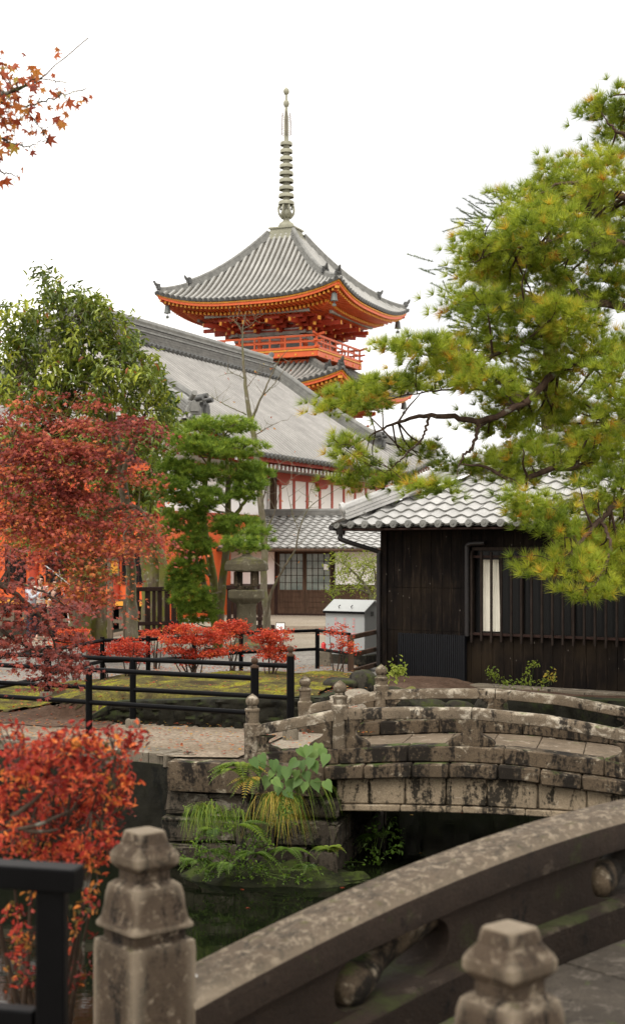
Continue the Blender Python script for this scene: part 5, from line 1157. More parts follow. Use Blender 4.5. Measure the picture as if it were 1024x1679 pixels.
leaves_p = skb[rng.integers(0, len(skb), 50)] + rng.normal(0, .12, (50, 3)); V, Fc = oval_leaves(leaves_p, runit(50), runit(50), rng.uniform(.05, .09, 50), rng.uniform(.02, .04, 50)); bo_ = link('withered_leaves', mesh_np('withered_leaves', V - base, Fc, M['tmaple'], rng.uniform(.2, 1, 100)), bt); bo_['kind'] = 'stuff'

# ------------------------------------------------------------------ small tree behind the grey cabinet
broadleaf('small_tree', 'thin pale green tree behind the grey metal cabinet', [(565, 918, 26, 8), (590, 930, 30, 8), (556, 940, 20, 7), (600, 950, 24, 8), (575, 962, 30, 8), (552, 972, 14, 5), (610, 920, 14, 9), (612, 968, 16, 8)], 28.5,
          [[(612, 1062, 28.5, .07), (611, 1010, 28.5, .06), (606, 975, 28.5, .045), (590, 950, 28.4, .03), (570, 930, 28.4, .014), (552, 918, 28.4, .005)], [(609, 1000, 28.5, .04), (616, 960, 28.5, .03), (612, 925, 28.5, .012)], [(606, 975, 28.5, .025), (580, 965, 28.2, .015), (550, 970, 28.2, .005)], [(606, 985, 28.5, .02), (622, 960, 28.6, .012), (624, 930, 28.6, .005)], [(590, 950, 28.4, .02), (600, 925, 28.4, .01), (596, 912, 28.4, .004)]], M['small'], M['bark_grey'], per=110, leaf=.08, nleaf=18, tone=(.3, .9), rz=.5, droop=.1)

# ------------------------------------------------------------------ red shrubs behind the railing
def shrub(label, rows, D, bx, by, n_stem=9, per=430, name='red_shrub', group='red shrubs on the moss bed', nleaf=26, leaf=.046, tone=(.25, .8), mat=None, spread=.06, flat=.3):
    cls = pix(*rows, D=D, rz=.28); pts, who = sub_centres(cls, per, 6); n = len(pts); base = P(bx, by, D)
    ps = np.repeat(pts, nleaf, 0) + rng.normal(0, spread, (n * nleaf, 3)) * (1, 1, flat); ax = nrm(runit(len(ps)) * (1, 1, .6) + (0, 0, .35)); nor = nrm(runit(len(ps)) * .6 + (0, -.2, .9))
    Ln = leaf * rng.uniform(.6, 1.2, len(ps)); V, Fc = oval_leaves(ps, ax, nor, Ln, Ln * .5); tn = np.clip(np.repeat(rng.uniform(*tone, n), nleaf) + rng.normal(0, .1, len(ps)), 0, 1)
    t = empty(name, base, 0, label, 'shrub', group); g = G(); sk = []
    for k in range(n_stem):
        e = pts[rng.integers(0, n)]; b = base + rng.normal(0, .05, 3) * (1, 1, 0); m = b * .55 + e * .45 + (0, 0, -.08 + .2 * rng.random()); q = curve([b, m, e], 9); g.tube(q, np.linspace(.016, .004, 9), 6); sk.append(np.c_[q, np.linspace(.016, .004, 9)])
    twigs(g, np.concatenate(sk), pts, .007, .002, frac=.45, maxd=.8); g.build('stems', M['bark_dark'], t, base); link('foliage', mesh_np('foliage', V - base, Fc, mat or M['shrub'], np.repeat(tn, 2)), t); return t
shrub('broadest red shrub, layered in flat tiers before the clipped pine', [(308, 1032, 34, 7), (296, 1048, 34, 8), (340, 1050, 32, 8), (285, 1068, 22, 7), (330, 1072, 36, 7), (350, 1036, 18, 6), (356, 1070, 16, 6), (304, 1084, 18, 5)], 20.6, 318, 1122)
shrub('orange-red shrub peeking between the clipped pine and the lantern post', [(378, 1024, 26, 6), (392, 1032, 18, 7), (372, 1040, 22, 7), (388, 1062, 14, 7)], 21.6, 384, 1112, 6)
shrub('flat topped red shrub standing right of the stone lantern post', [(447, 1038, 32, 5), (442, 1048, 30, 8), (452, 1064, 26, 8), (436, 1076, 18, 8), (462, 1078, 16, 7)], 20.8, 444, 1114, 7)
shrub('small sparse red shrub before the grey metal cabinet', [(555, 1032, 20, 7), (546, 1045, 18, 8), (568, 1050, 12, 9), (553, 1060, 18, 7), (575, 1064, 8, 8)], 21.4, 555, 1118, 5, per=90, nleaf=18)
shrub('crimson shrub just left of the broadest red one', [(207, 1055, 26, 6), (216, 1068, 26, 8), (198, 1066, 16, 7), (232, 1064, 10, 7), (222, 1082, 16, 5)], 20.4, 215, 1125, 7, tone=(.1, .6))
shrub('low dark crimson shrub beneath the twin maple trunks', [(162, 1056, 18, 6), (154, 1068, 16, 6), (172, 1072, 14, 5)], 21, 168, 1124, 6, tone=(.1, .6))
shrub('thin orange shrub near the left mossy trunk foot', [(118, 1040, 24, 9), (128, 1054, 24, 8), (105, 1056, 18, 8), (140, 1062, 14, 7)], 21.8, 122, 1120, 6, tone=(.35, .9))
shrub('narrow red shrub before the brown slatted fence', [(255, 1036, 18, 3), (246, 1042, 12, 3), (264, 1044, 12, 3)], 23.4, 256, 1105, 5)
# ------------------------------------------------------------------ azalea in the foreground
rows = [(60, 1228, 50, 20), (120, 1215, 50, 22), (180, 1225, 40, 24), (215, 1215, 14, 14), (30, 1255, 40, 30), (100, 1265, 60, 34), (170, 1270, 50, 34), (200, 1300, 24, 30), (30, 1310, 50, 34), (100, 1320, 60, 36), (165, 1330, 44, 34), (10, 1200, 20, 14), (20, 1370, 40, 30), (85, 1385, 50, 30), (150, 1390, 44, 30)]
low = [(40, 1430, 50, 30), (130, 1430, 40, 24), (150, 1470, 30, 24), (60, 1490, 50, 30), (20, 1540, 34, 30), (130, 1530, 30, 26), (50, 1570, 40, 24), (120, 1590, 30, 20), (30, 1600, 30, 20)]
cA = pix(*[(*r, 4.75 + rng.uniform(-.25, .3)) for r in rows], D=4.8, rz=.16); cB = pix(*[(*r, 4.6 + rng.uniform(-.2, .3)) for r in low], D=4.6, rz=.14)
pA, wA = sub_centres(cA, 1900, 8); pB, wB = sub_centres(cB, 560, 6)
def puffs(p, k, sp): q = np.repeat(p, k, 0); return q + rng.normal(0, sp, q.shape)
psA = puffs(pA, 9, .016); psB = puffs(pB, 8, .018); ps = np.concatenate([psA, psB])
upd = np.repeat(nrm(runit(len(pA)) * .7 + (0, -.1, .8)), 9, 0); upd = np.concatenate([upd, np.repeat(nrm(runit(len(pB)) * .8 + (0, 0, .4)), 8, 0)])
ax = nrm(upd * .6 + runit(len(ps)) * .75); nor = nrm(upd + runit(len(ps)) * .4); Ln = .025 * rng.uniform(.55, 1.25, len(ps)); V, Fc = oval_leaves(ps, ax, nor, Ln, Ln * .46)
tn = np.concatenate([np.repeat(np.clip(rng.normal(.42, .24, len(pA)), 0, .9), 9), np.repeat(np.where(rng.random(len(pB)) < .5, rng.uniform(.96, 1, len(pB)), rng.uniform(.0, .62, len(pB))), 8)]) + rng.normal(0, .07, len(ps))
base = np.array((-1.0, 5.1, .1)); az = empty('azalea_bush', base, 0, 'bright red azalea bush filling the lower left by the black railing', 'shrub'); g = G(); sk = []
for e in ((30, 1240), (120, 1235), (190, 1240), (60, 1320), (150, 1330), (20, 1420), (110, 1420), (150, 1480), (60, 1520), (20, 1330), (90, 1280)):
    tpt = P(*e, 4.75); q = curve([base + rng.normal(0, .06, 3) * (1, 1, 0), base * .5 + tpt * .5 + rng.normal(0, .06, 3), tpt], 12); g.tube(q, np.linspace(.014, .004, 12), 7); sk.append(np.c_[q, np.linspace(.014, .004, 12)])
for l in ([(-20, 1372, 4.5), (30, 1360, 4.45), (70, 1350, 4.45), (112, 1330, 4.5)], [(40, 1362, 4.45), (70, 1364, 4.45), (95, 1360, 4.5)], [(20, 1340, 4.5), (60, 1310, 4.5), (80, 1285, 4.5)]): q = curve([P(*a) for a in l], 10); g.tube(q, np.linspace(.009, .004, 10), 7)
twigs(g, np.concatenate(sk), np.concatenate([pA, pB]), .005, .0015, frac=.4, maxd=.5); g.build('stems', M['bark_dark'], az, base)
link('foliage', mesh_np('foliage', V - base, Fc, M['bush'], np.repeat(np.clip(tn, 0, 1), 2)), az)

# ------------------------------------------------------------------ unseen evergreen, added overhead to shade the foreground
rw = []
for k in range(26):
    a = rng.uniform(0, 6.28); r = rng.uniform(.2, 1) ** .5
    rw.append((np.array((-.6 + 6.2 * r * math.cos(a), -2.9 + 4.6 * r * math.sin(a), rng.uniform(4.6, 7.2))), np.array((1.2, 1.2, .45))))
pts, who = sub_centres(rw, 7, 4); ps = np.repeat(pts, 16, 0) + rng.normal(0, .16, (len(pts) * 16, 3)); ax = nrm(runit(len(ps)) + (0, 0, -.3)); l_ = .19 * rng.uniform(.6, 1.1, len(ps)); V, Fc = oval_leaves(ps, ax, nrm(runit(len(ps)) * .5 + (0, 0, 1)), l_, l_ * .5)
b = np.array((-2.4, -4.2, .2)); t = empty('evergreen_tree', b, 0, 'unseen spreading evergreen added behind the camera to shade the foreground bridge', 'tree'); g = G(); sk = []
for l in ([b + (0, 0, -.2, ), b + (.1, 0, 1.5), b + (.3, .2, 3.2), b + (.8, .6, 4.6), b + (1.6, 1.4, 6)], [b + (.3, .2, 3.2), b + (-.8, .8, 4.4), b + (-1.8, 2.2, 5.2)], [b + (.6, .5, 4.2), b + (2.2, .8, 5), b + (4, 1.6, 5.6)], [b + (.5, .4, 3.8), b + (1.2, 2.4, 4.8), b + (2, 4.2, 5.4)]):
    q = curve(l, 16); r_ = np.linspace(.22 if len(l) == 5 else .11, .03, 16); g.tube(q, r_, 10); sk.append(np.c_[q, r_])
twigs(g, np.concatenate(sk), pts, .03, .006, frac=.5, maxd=4); g.build('trunk', M['bark_moss'], t, b, smooth=60); link('crown', mesh_np('crown', V - b, Fc, M['everg'], np.repeat(np.clip(rng.normal(.35, .15, len(ps)), 0, 1), 2)), t)
# ------------------------------------------------------------------ stone lantern
lb = P(404, 1085, 28.4); lb[2] = 0.02; ln_ = empty('stone_lantern', lb, R_(8), 'mossy stone lantern with hollow light box between clipped pine and bare tree', 'lantern')
def hexl(g, prof, n=6, rot=.3): g.lathe(prof, n, (0, 0, 0), rot=rot)
g = G(); g.lathe([(.40, -.1), (.40, .12), (.33, .16), (.27, .2), (.235, .26), (.225, .6), (.215, 1.0), (.235, 1.03), (.235, 1.07)], 18); g.build('shaft', M['lantern'], ln_, smooth=40); ln_.scale = (.9, .9, .885)
g = G(); hexl(g, [(.28, 1.07), (.34, 1.10), (.43, 1.17), (.445, 1.20), (.445, 1.36), (.40, 1.375)]); g.build('platform', M['lantern'], ln_, bevel=.012)
g = G(); hexl(g, [(.30, 1.375), (.30, 1.46), (.29, 1.46)], 4, .55); 
for k in range(4):
    a = .55 + k * math.pi / 2; x, y = .265 * math.cos(a), .265 * math.sin(a); g.obox((x, y, 1.62), (.055 * math.cos(a), .055 * math.sin(a), 0), (-.055 * math.sin(a), .055 * math.cos(a), 0), (0, 0, .17))
g.lathe([(.27, 1.775), (.31, 1.78), (.31, 1.84)], 4, rot=.55); g.build('light_box', M['stone'], ln_, bevel=.01)
g = G(); hexl(g, [(.30, 1.84), (.50, 1.80), (.535, 1.84), (.53, 1.96), (.46, 2.03), (.28, 2.10), (.12, 2.14), (.11, 2.18)]); g.build('cap', M['lantern'], ln_, bevel=.04, seg=2, smooth=45, jit=.006)
g = G(); g.lathe([(.08, 2.18), (.115, 2.22), (.12, 2.28), (.07, 2.35), (.005, 2.40)], 12); g.build('finial', M['lantern'], ln_, smooth=50)

# ------------------------------------------------------------------ grey cabinet
cb = empty('metal_cabinet', (*P(533, 900, 25.2)[:2], 0), R_(-33), 'pale grey metal cabinet with sloping lid and faded red writing', 'cabinet'); w_, d_ = .82, .52
g = G(); g.box(-.04, w_ + .04, -.02, d_ + .04, 0, .17); g.build('plinth', M['rock'], cb, bevel=.01)
g = G(); g.rings([[(x, 0, .17), (x, d_, .17), (x, d_, 1.06), (x, .30, 1.10), (x, 0, .93)] for x in (0, w_)]); bd = g.build('body', M['bin'], cb, bevel=.008)
g = G(); g.obox((w_ / 2, .145, 1.035), (w_ / 2 + .025, 0, 0), (0, .185, .098), (0, -.006, .012)); g.box(-.02, w_ + .02, .30, d_ + .01, 1.085, 1.125); lid = g.build('lid', M['bin'], cb, bevel=.005)
g = G(); g.box(-.02, w_ + .02, -.052, -.035, .905, .945); g.build('lid_edge', M['blackmetal'], lid)
for x in (.28, .54): g = G(); g.tube([(x, .02, 1.0), (x, 0, 1.03), (x, .06, 1.05)], .008, 6); g.build('lid_handle', M['blackmetal'], lid)
g = G(); g.box(w_ + .001, w_ + .012, .22, .30, .86, .94); g.build('vent', M['tile_dark'], bd)
g = G(); r_ = random.Random(4)
for cx in (.22, .41, .60):               # three faded columns of characters
    for k in range(5 if cx != .41 else 4):
        z = .83 - k * .062
        for q in range(3): g.box(cx - .022, cx + .022, -.0045, -.002, z - .012 - q * .014, z - .007 - q * .014)
        for q in (-.014, .012): g.box(cx + q, cx + q + .006, -.0055, -.003, z - .046, z - .004)
for k in range(7): g.box(.36 + k * .045, .39 + k * .045, -.0045, -.002, .53, .56)
g.build('writing', M['pink'], bd)
o = G(); o.lathe([(.04, 0), (.04, .12), (.036, .13), (.018, .14), (.018, .155)], 14); o = o.build('red_canister', M['red'], loc=(*P(530, 900, 24.4)[:2], .28), smooth=40); tag(o, 'small red canister on a stone block beside the grey cabinet', 'canister')
g = G(); p = P(530, 900, 24.4); g.box(p[0] - .13, p[0] + .13, p[1] - .13, p[1] + .16, -.03, .28); o = g.build('stone_block', M['stone_pale'], origin=(p[0], p[1], 0), loc=(p[0], p[1], 0), bevel=.02); tag(o, 'pale stone block under the red canister left of the grey cabinet', 'block')

# ------------------------------------------------------------------ brown slatted fences
def slat_fence(x0, x1, D, label, slats):
    a, b = P(x0, 900, D), P(x1, 900, D + .5); t = empty('slatted_fence', (a[0], a[1], 0), math.atan2(b[1] - a[1], b[0] - a[0]), label, 'fence', 'brown slatted fences'); L_ = np.hypot(b[0] - a[0], b[1] - a[1])
    g = G(); g.box(-.08, L_ + .08, -.09, .07, 1.06, 1.16); g.build('top_rail', M['brown'], t, bevel=.01)
    g = G(); g.box(-.1, L_ + .1, -.14, .14, .0, .13); g.box(0, L_, -.045, .045, .24, .33); g.build('bottom_rail', M['brown'], t, bevel=.01)
    for s, w_ in slats: g = G(); g.box(s * L_ - w_ / 2, s * L_ + w_ / 2, -.03, .03, .13, 1.06); g.build('slat', M['brown'], t, bevel=.005)
slat_fence(223, 296, 33.5, 'brown slatted fence beneath the gnarled mossy trunk', [(.03, .1), (.26, .12), (.40, .07), (.53, .1), (.70, .12), (.85, .12), (.97, .1)])
slat_fence(372, 441, 35.5, 'brown slatted fence behind the stone lantern shaft', [(.05, .1), (.2, .1), (.35, .1), (.62, .1), (.78, .1), (.9, .1)])

# ------------------------------------------------------------------ notice post, stakes, small sign
b = P(181, 1048, 31); b[2] = -.05; t = empty('notice_post', b, 0, 'tall pale timber post carrying a small yellow notice box', 'post')
g = G(); g.box(-.06, .06, -.06, .06, 0, 2.12); g.build('post', M['greywood'], t, bevel=.01)
g = G(); g.box(-.02, .22, -.11, -.065, 1.52, 1.58); g.box(-.02, .22, -.11, -.065, 1.86, 1.92); g.box(.0, .02, -.1, -.07, 1.58, 1.86); g.box(.18, .2, -.1, -.07, 1.58, 1.86); f_ = g.build('notice_box', M['greywood'], t)
g = G(); g.box(.02, .18, -.085, -.075, 1.58, 1.86); g.build('notice', M['ochre'], f_)
for x, D, z, lab in ((206, 31.5, .92, 'square weathered stake between notice post and slender trunk'), (146, 26.5, .34, 'short pale stake at the foot of the twin trunks'), (293, 31, .35, 'short pale stake beside the slatted fence end')):
    p = P(x, 900, D); g = G(); g.box(-.05, .05, -.05, .05, -.1, z); g.lathe([(.07, z), (.0, z + .03)], 4, rot=math.pi / 4); o = g.build('stake', M['greywood'], loc=(p[0], p[1], float(gz(p[0], p[1]))), bevel=.006); tag(o, lab, 'stake', 'weathered garden stakes')
a = P(92, 908, 26.4); b2 = P(112, 1042, 26.0)
for (xa, ya, xb, yb, Da, Db, lab) in ((92, 905, 110, 1000, 26, 25.2, 'thin pale support pole leaning upright beside the visitors at left'), (72, 925, 104, 950, 26, 25.4, 'thin pale support pole slanting low across the visitors')):
    a, b2 = P(xa, ya, Da), P(xb, yb, Db); d = nrm(b2 - a); b3 = b2 + d * .3; g = G(); g.tube([a, b3], .011, 8); o = g.build('support_pole', M['white'], origin=b3, loc=b3, smooth=40); tag(o, lab, 'pole', 'tree support poles')
sg_ = empty('standing_sign', (*P(459, 900, 33.2)[:2], .0), R_(-6), 'small white standing sign with black handwriting beyond the railing', 'sign')
g = G(); g.obox((0, 0, .16), (.1, 0, 0), (0, .05, .15), (0, -.006, .002)); g.build('board', M['white'], sg_, bevel=.003)
g = G(); g.beam((-.105, -.06, 0), (-.105, .05, .32), .012, .014); g.beam((.105, -.06, 0), (.105, .05, .32), .012, .014); g.beam((-.1, .05, .32), (.1, .05, .32), .012, .014); g.beam((-.09, .1, 0), (-.09, .05, .31), .012, .012); g.beam((.09, .1, 0), (.09, .05, .31), .012, .012); g.build('frame', M['brown'], sg_)
g = G()
for a_, b_ in (((.0, -.026, .22), (.035, -.024, .23)), ((.02, -.018, .25), (.015, -.034, .19)), ((-.01, -.04, .15), (.04, -.04, .16)), ((.03, -.036, .175), (-.005, -.05, .11)), ((.012, -.05, .12), (.045, -.053, .095))): g.beam(a_, b_, .008, .008)
g.build('writing', M['ink'], sg_)

# ------------------------------------------------------------------ pond side plants
def frond(g, p, d, ln, droop, w=.10, n=15):
    d = nrm(np.asarray(d, float)); sd = nrm(np.cross(d, (0, 0, 1))); out = []
    for k in range(n + 1):
        t = k / n; q = p + d * ln * t + np.array((0, 0, -droop * ln * t * t)); wl = w * math.sin(math.pi * min(1, .12 + t * .9)) ** .8
        if k: 
            for s in (-1, 1): out.append((q, nrm(sd * s + d * .35 + np.array((0, 0, -.2))), wl))
    return out
def plant(name, label, cat, base, lists, mat, stems=None, group=None, wr=.3):
    base = np.asarray(base, float); t = empty(name, base, 0, label, cat, group); pos, ax, ln, no, tn = lists
    V, Fc = oval_leaves(np.array(pos), np.array(ax), np.array(no), np.array(ln), np.array(ln) * wr); link('leaves', mesh_np('leaves', V - base, Fc, mat, np.repeat(np.clip(tn, 0, 1), 2)), t)
    if stems: 
        g = G()
        for q, r0 in stems: g.tube(q, np.linspace(r0, r0 * .4, len(q)), 5)
        g.build('stems', M['fern'] if False else M['stemgreen'], t, base)
    return t
M['stemgreen'] = plain('green_stem', (.10, .14, .03), .6, .3, .3, 9)
def fern(label, px, py, D, n, ln, tone=.5, spread=1.0, updir=.6, group='ferns on the pond wall', az0=None):
    b = P(px, py, D); pos, ax, l_, no, tn, st = [], [], [], [], [], []
    for k in range(n):
        a = az0[0] + (az0[1] - az0[0]) * rng.random() if az0 else rng.uniform(math.pi, 2 * math.pi); d = np.array((math.cos(a) * spread, math.sin(a) * .7 * spread, updir * rng.uniform(.5, 1.2))); L_ = ln * rng.uniform(.6, 1.1); dr = rng.uniform(.5, 1.1); fr = frond(None, b, d, L_, dr, L_ * .22)
        tt = tone + rng.normal(0, .15)
        for q, x, w_ in fr: pos.append(q); ax.append(x); l_.append(w_); no.append((0, -.4, 1.)); tn.append(tt + rng.normal(0, .06))
        st.append(([b + nrm(d) * L_ * t + np.array((0, 0, -dr * L_ * t * t)) for t in np.linspace(0, 1, 7)], .004))
    return plant('fern', label, 'fern', b, (pos, ax, l_, no, np.array(tn)), M['fern'], st, group, .28)
fern('leafy fern tuft hanging over the pale stone block beside the heart leaves', 392, 1256, 12.72, 15, .30, .62, updir=.7)
fern('second fern tuft draping the pale stone block front', 378, 1262, 12.7, 9, .26, .5, updir=.5)
fern('yellow tipped fern beneath the heart leaved plant', 415, 1275, 12.7, 8, .24, .88, updir=.3)
fern('fern sprouting from the shaded wall above the moss mound', 392, 1352, 12.6, 7, .34, .62, az0=(5.3, 6.6), updir=.45)
fern('fern drooping low beside the water on the moss mound', 418, 1400, 12.5, 8, .26, .35)
fern('single bright fern at the corner under the arch', 541, 1398, 12.75, 9, .30, .68, updir=1.1, spread=.6)
fern('dim fern inside the shade under the arch', 622, 1372, 13.8, 9, .34, .2, updir=.8)
fern('dim fern clump halfway down the mossy abutment', 350, 1395, 12.6, 9, .25, .3)
def sedge(label, px, py, D, n, ln, tones, az=(math.pi, 2 * math.pi), fall=1.6, w=.0065):
    b = P(px, py, D); t = empty('sedge', b, 0, label, 'grass tuft', 'sedge tufts on the pond wall'); V = []; Fc = []; tn = []; nb = 0
    for k in range(n):
        a = rng.uniform(*az); o = b + rng.normal(0, .06, 3) * (1.2, .3, .3); d = np.array((math.cos(a), math.sin(a) * .6, .75 * rng.uniform(.4, 1.2))); L_ = ln * rng.uniform(.55, 1.1); dr = fall * rng.uniform(.7, 1.2); m = 7
        d = nrm(d) * .62; sd = nrm(np.cross(d, (0, .3, 1.)))
        tt = rng.choice(tones) + rng.normal(0, .05)
        for i in range(m): u = i / (m - 1); q = o + d * L_ * u + np.array((0, 0, -dr * L_ * u * u * .75)); hw = w * .5 * (1 - u) ** .6 + .0006; V += [q - sd * hw, q + sd * hw]
        for i in range(m - 1): Fc.append((nb + 2 * i, nb + 2 * i + 1, nb + 2 * i + 3, nb + 2 * i + 2)); tn.append(tt)
        nb += 2 * m
    link('blades', mesh_np('blades', np.array(V) - b, np.array(Fc), M['fern'], np.clip(tn, 0, 1)), t)
sedge('yellowing sedge tuft drooping below the heart leaved plant', 458, 1304, 12.72, 260, .42, (.4, .55, .8, .97, .95, 1.0, .9))
sedge('green sedge tuft drooping over the pale stone block at left', 335, 1322, 12.66, 220, .32, (.55, .65, .8))
sedge('short green sedge tuft near the middle of the abutment', 385, 1330, 12.7, 90, .28, (.5, .6, .7))
sedge('thin arching grass beside the heart leaves near the arch', 512, 1290, 12.75, 40, .42, (.45, .6, .75), az=(-1.2, .6))
fern('fern spreading across the middle of the moss mound', 372, 1418, 12.5, 9, .24, .42)
fern('low fern at the left end of the moss mound', 322, 1412, 12.6, 9, .24, .3)
fern('small fern in a joint of the abutment stones', 352, 1362, 12.62, 8, .26, .5)
fern('fern hanging below the sedge at the arch corner', 470, 1392, 12.6, 9, .26, .4)
fern('fern at the right end of the moss mound by the dark water', 505, 1420, 12.5, 8, .22, .35)
# heart leaved plant
HL = [(410, 150), (440, 212), (490, 240), (470, 140), (565, 180), (540, 225), (610, 188), (640, 95), (690, 115), (645, 147), (590, 140), (600, 232), (650, 225), (530, 262), (495, 192), (585, 85), (555, 135), (660, 70), (615, 78), (420, 112), (500, 165), (700, 228), (525, 172), (385, 130), (460, 180), (570, 215), (625, 130), (480, 215), (680, 90)]
b = P(490, 1300, 12.95); t = empty('heart_leaved_plant', b, 0, 'plant with large pale green heart shaped leaves on the bridge abutment', 'plant')
HT_ = np.array([(0, 0), (-.10, .22), (.04, .38), (.26, .43), (.55, .33), (.82, .13), (1.08, 0), (.82, -.13), (.55, -.33), (.26, -.43), (.04, -.38), (-.10, -.22)])
V, Fc, tn, g = [], [], [], G()
for i, (x, y) in enumerate(HL):
    p = P(270 + x / 2.626, 1200 + y / 2.626, 12.62 + rng.uniform(-.08, .12) + (.18 if y < 130 else 0)); ax = nrm(np.array((rng.normal(0, .35), -.35, -.75))); nn = nrm(np.array((rng.normal(0, .25), -.9, .5))); s = nrm(np.cross(ax, nn)); nn = np.cross(s, ax); sz = .112 * rng.uniform(.8, 1.15); o = p - ax * sz * .35
    pv = [o + sz * (ax * a + s * c + nn * (abs(c) * .12 - .10 * a * a)) for a, c in HT_]; k = len(V); V += pv
    for q in ((0, 1, 2, 3), (0, 3, 4, 5), (0, 5, 6, 7), (0, 7, 8, 9), (0, 9, 10, 11)): Fc.append([k + z for z in q]); tn.append(.5 + rng.normal(0, .04) + (i * 37 % 10 - 5) * .05)
    g.tube(curve([b + rng.normal(0, .04, 3), (b + o) / 2 + (0, 0, .04), o], 7), .0035, 5)
link('leaves', mesh_np('leaves', np.array(V) - b, np.array(Fc), M['heart'], np.clip(tn, 0, 1), True), t); g.build('stems', M['stemgreen'], t, b)
# leafy scrub on the abutment and the mossy mound at its foot
def scrub(name, label, rows, D, leaf, n, tone, base, rz=.15, mat=None, cat='plant', group=None):
    cls = pix(*rows, D=D, rz=rz); pts, who = sub_centres(cls, n, 6); ps = np.repeat(pts, 6, 0) + rng.normal(0, leaf * .7, (len(pts) * 6, 3)); ax = nrm(runit(len(ps)) + (0, -.3, -.1)); nor = nrm(runit(len(ps)) * .6 + (0, -.4, .8)); l_ = leaf * rng.uniform(.5, 1.2, len(ps)); t_ = np.repeat(rng.uniform(*tone, len(pts)), 6) + rng.normal(0, .07, len(ps))
    b = P(*base); st = []
    for p in pts[::5]: st.append((curve([b + (p - b) * .25 + rng.normal(0, .02, 3), (b + p) / 2 + (0, 0, .02), p], 5), .003))
    return plant(name, label, cat, b, (ps, ax, l_, nor, t_), mat or M['fern'], st, group, .5)
scrub('creeper', 'dark leafy creeper hanging down the abutment stones', [(345, 1385, 34, 22), (400, 1410, 34, 20), (450, 1425, 26, 12), (340, 1425, 30, 10), (470, 1330, 14, 30), (300, 1410, 18, 12), (420, 1380, 30, 16), (360, 1350, 26, 14), (500, 1425, 26, 8), (380, 1436, 60, 7), (480, 1438, 50, 6)], 12.5, .032, 480, (.1, .6), (390, 1430, 12.7))
scrub('creeper', 'dim leafy creeper in the shade below the arch', [(630, 1360, 26, 24), (600, 1400, 22, 20), (650, 1390, 20, 14), (570, 1420, 16, 10)], 13.4, .05, 180, (.0, .3), (610, 1420, 13.6))
scrub('leafy_sprig', 'fresh green leafy sprig by the mossy stump at the house', [(644, 1092, 9, 8), (652, 1102, 10, 8), (640, 1106, 8, 7)], 18.4, .07, 220, (.5, .95), (646, 1120, 18.6), .08, M['small'])
scrub('wall_weed', 'low green weeds at the foot of the black house wall', [(815, 1112, 14, 7), (835, 1118, 18, 6), (805, 1105, 6, 6)], 19.0, .045, 200, (.1, .5), (822, 1130, 19.2), .08, M['small'])
scrub('wall_weed', 'taller weed with yellow leaves against the black house wall', [(868, 1105, 12, 10), (874, 1090, 7, 6), (860, 1118, 12, 6), (888, 1120, 14, 5)], 18.6, .04, 180, (.2, .7), (872, 1130, 18.8), .08, M['small'])
o = scrub('yellow_leaf_weed', 'small weed with bright orange leaves right of the yellow leaved weed', [(902, 1108, 6, 5)], 18.5, .05, 300, (.97, 1.0), (900, 1128, 18.6), .03, M['fern'])
b = PG(440, 1432, -1.0); g = G(); A = np.zeros((44, 26, 3))
for i, u in enumerate(np.linspace(-1, 1, 44)):
    for j, v in enumerate(np.linspace(-1, 1, 26)):
        r = math.hypot(u, v); A[i, j] = (b[0] + .05 + u * .92 + .1 * v, 12.93 + v * .42 - .12 * u, -1.03 + .13 * max(0, 1 - r ** 3) + (.03 * math.sin(7 * u + 3 * v) + .02 * math.sin(13 * u - 9 * v) + rng.normal(0, .008)) * (1 if r < 1 else .2) - (.4 if r > 1.05 else 0))
g.grid(A); o = g.build('moss_mound', M['bankmoss'], origin=b, loc=b, smooth=60); tag(o, 'low mossy mound at the water line under the bridge abutment', 'moss mound')
# stump
g = G(); p = np.array((*P(666, 900, 18.7)[:2], -.08)); prof = [(.17, -.08), (.145, .04), (.13, .14), (.125, .24), (.11, .255), (.0, .24)]; V = []
for r0, z in prof:
    for j in range(16): a = 2 * math.pi * j / 16; q = r0 * (1 + .1 * math.sin(3 * a + 1) + .06 * math.sin(7 * a)); V.append((q * math.cos(a), q * math.sin(a), z + (.03 * math.sin(2 * a) if z > .2 and r0 > 0 else 0)))
g.add(V, [(i * 16 + j, i * 16 + (j + 1) % 16, (i + 1) * 16 + (j + 1) % 16, (i + 1) * 16 + j) for i in range(5) for j in range(16)]); o = g.build('tree_stump', M['bark_moss'], loc=p, smooth=60); tag(o, 'short mossy stump beside the ribbed panel of the black house', 'stump')
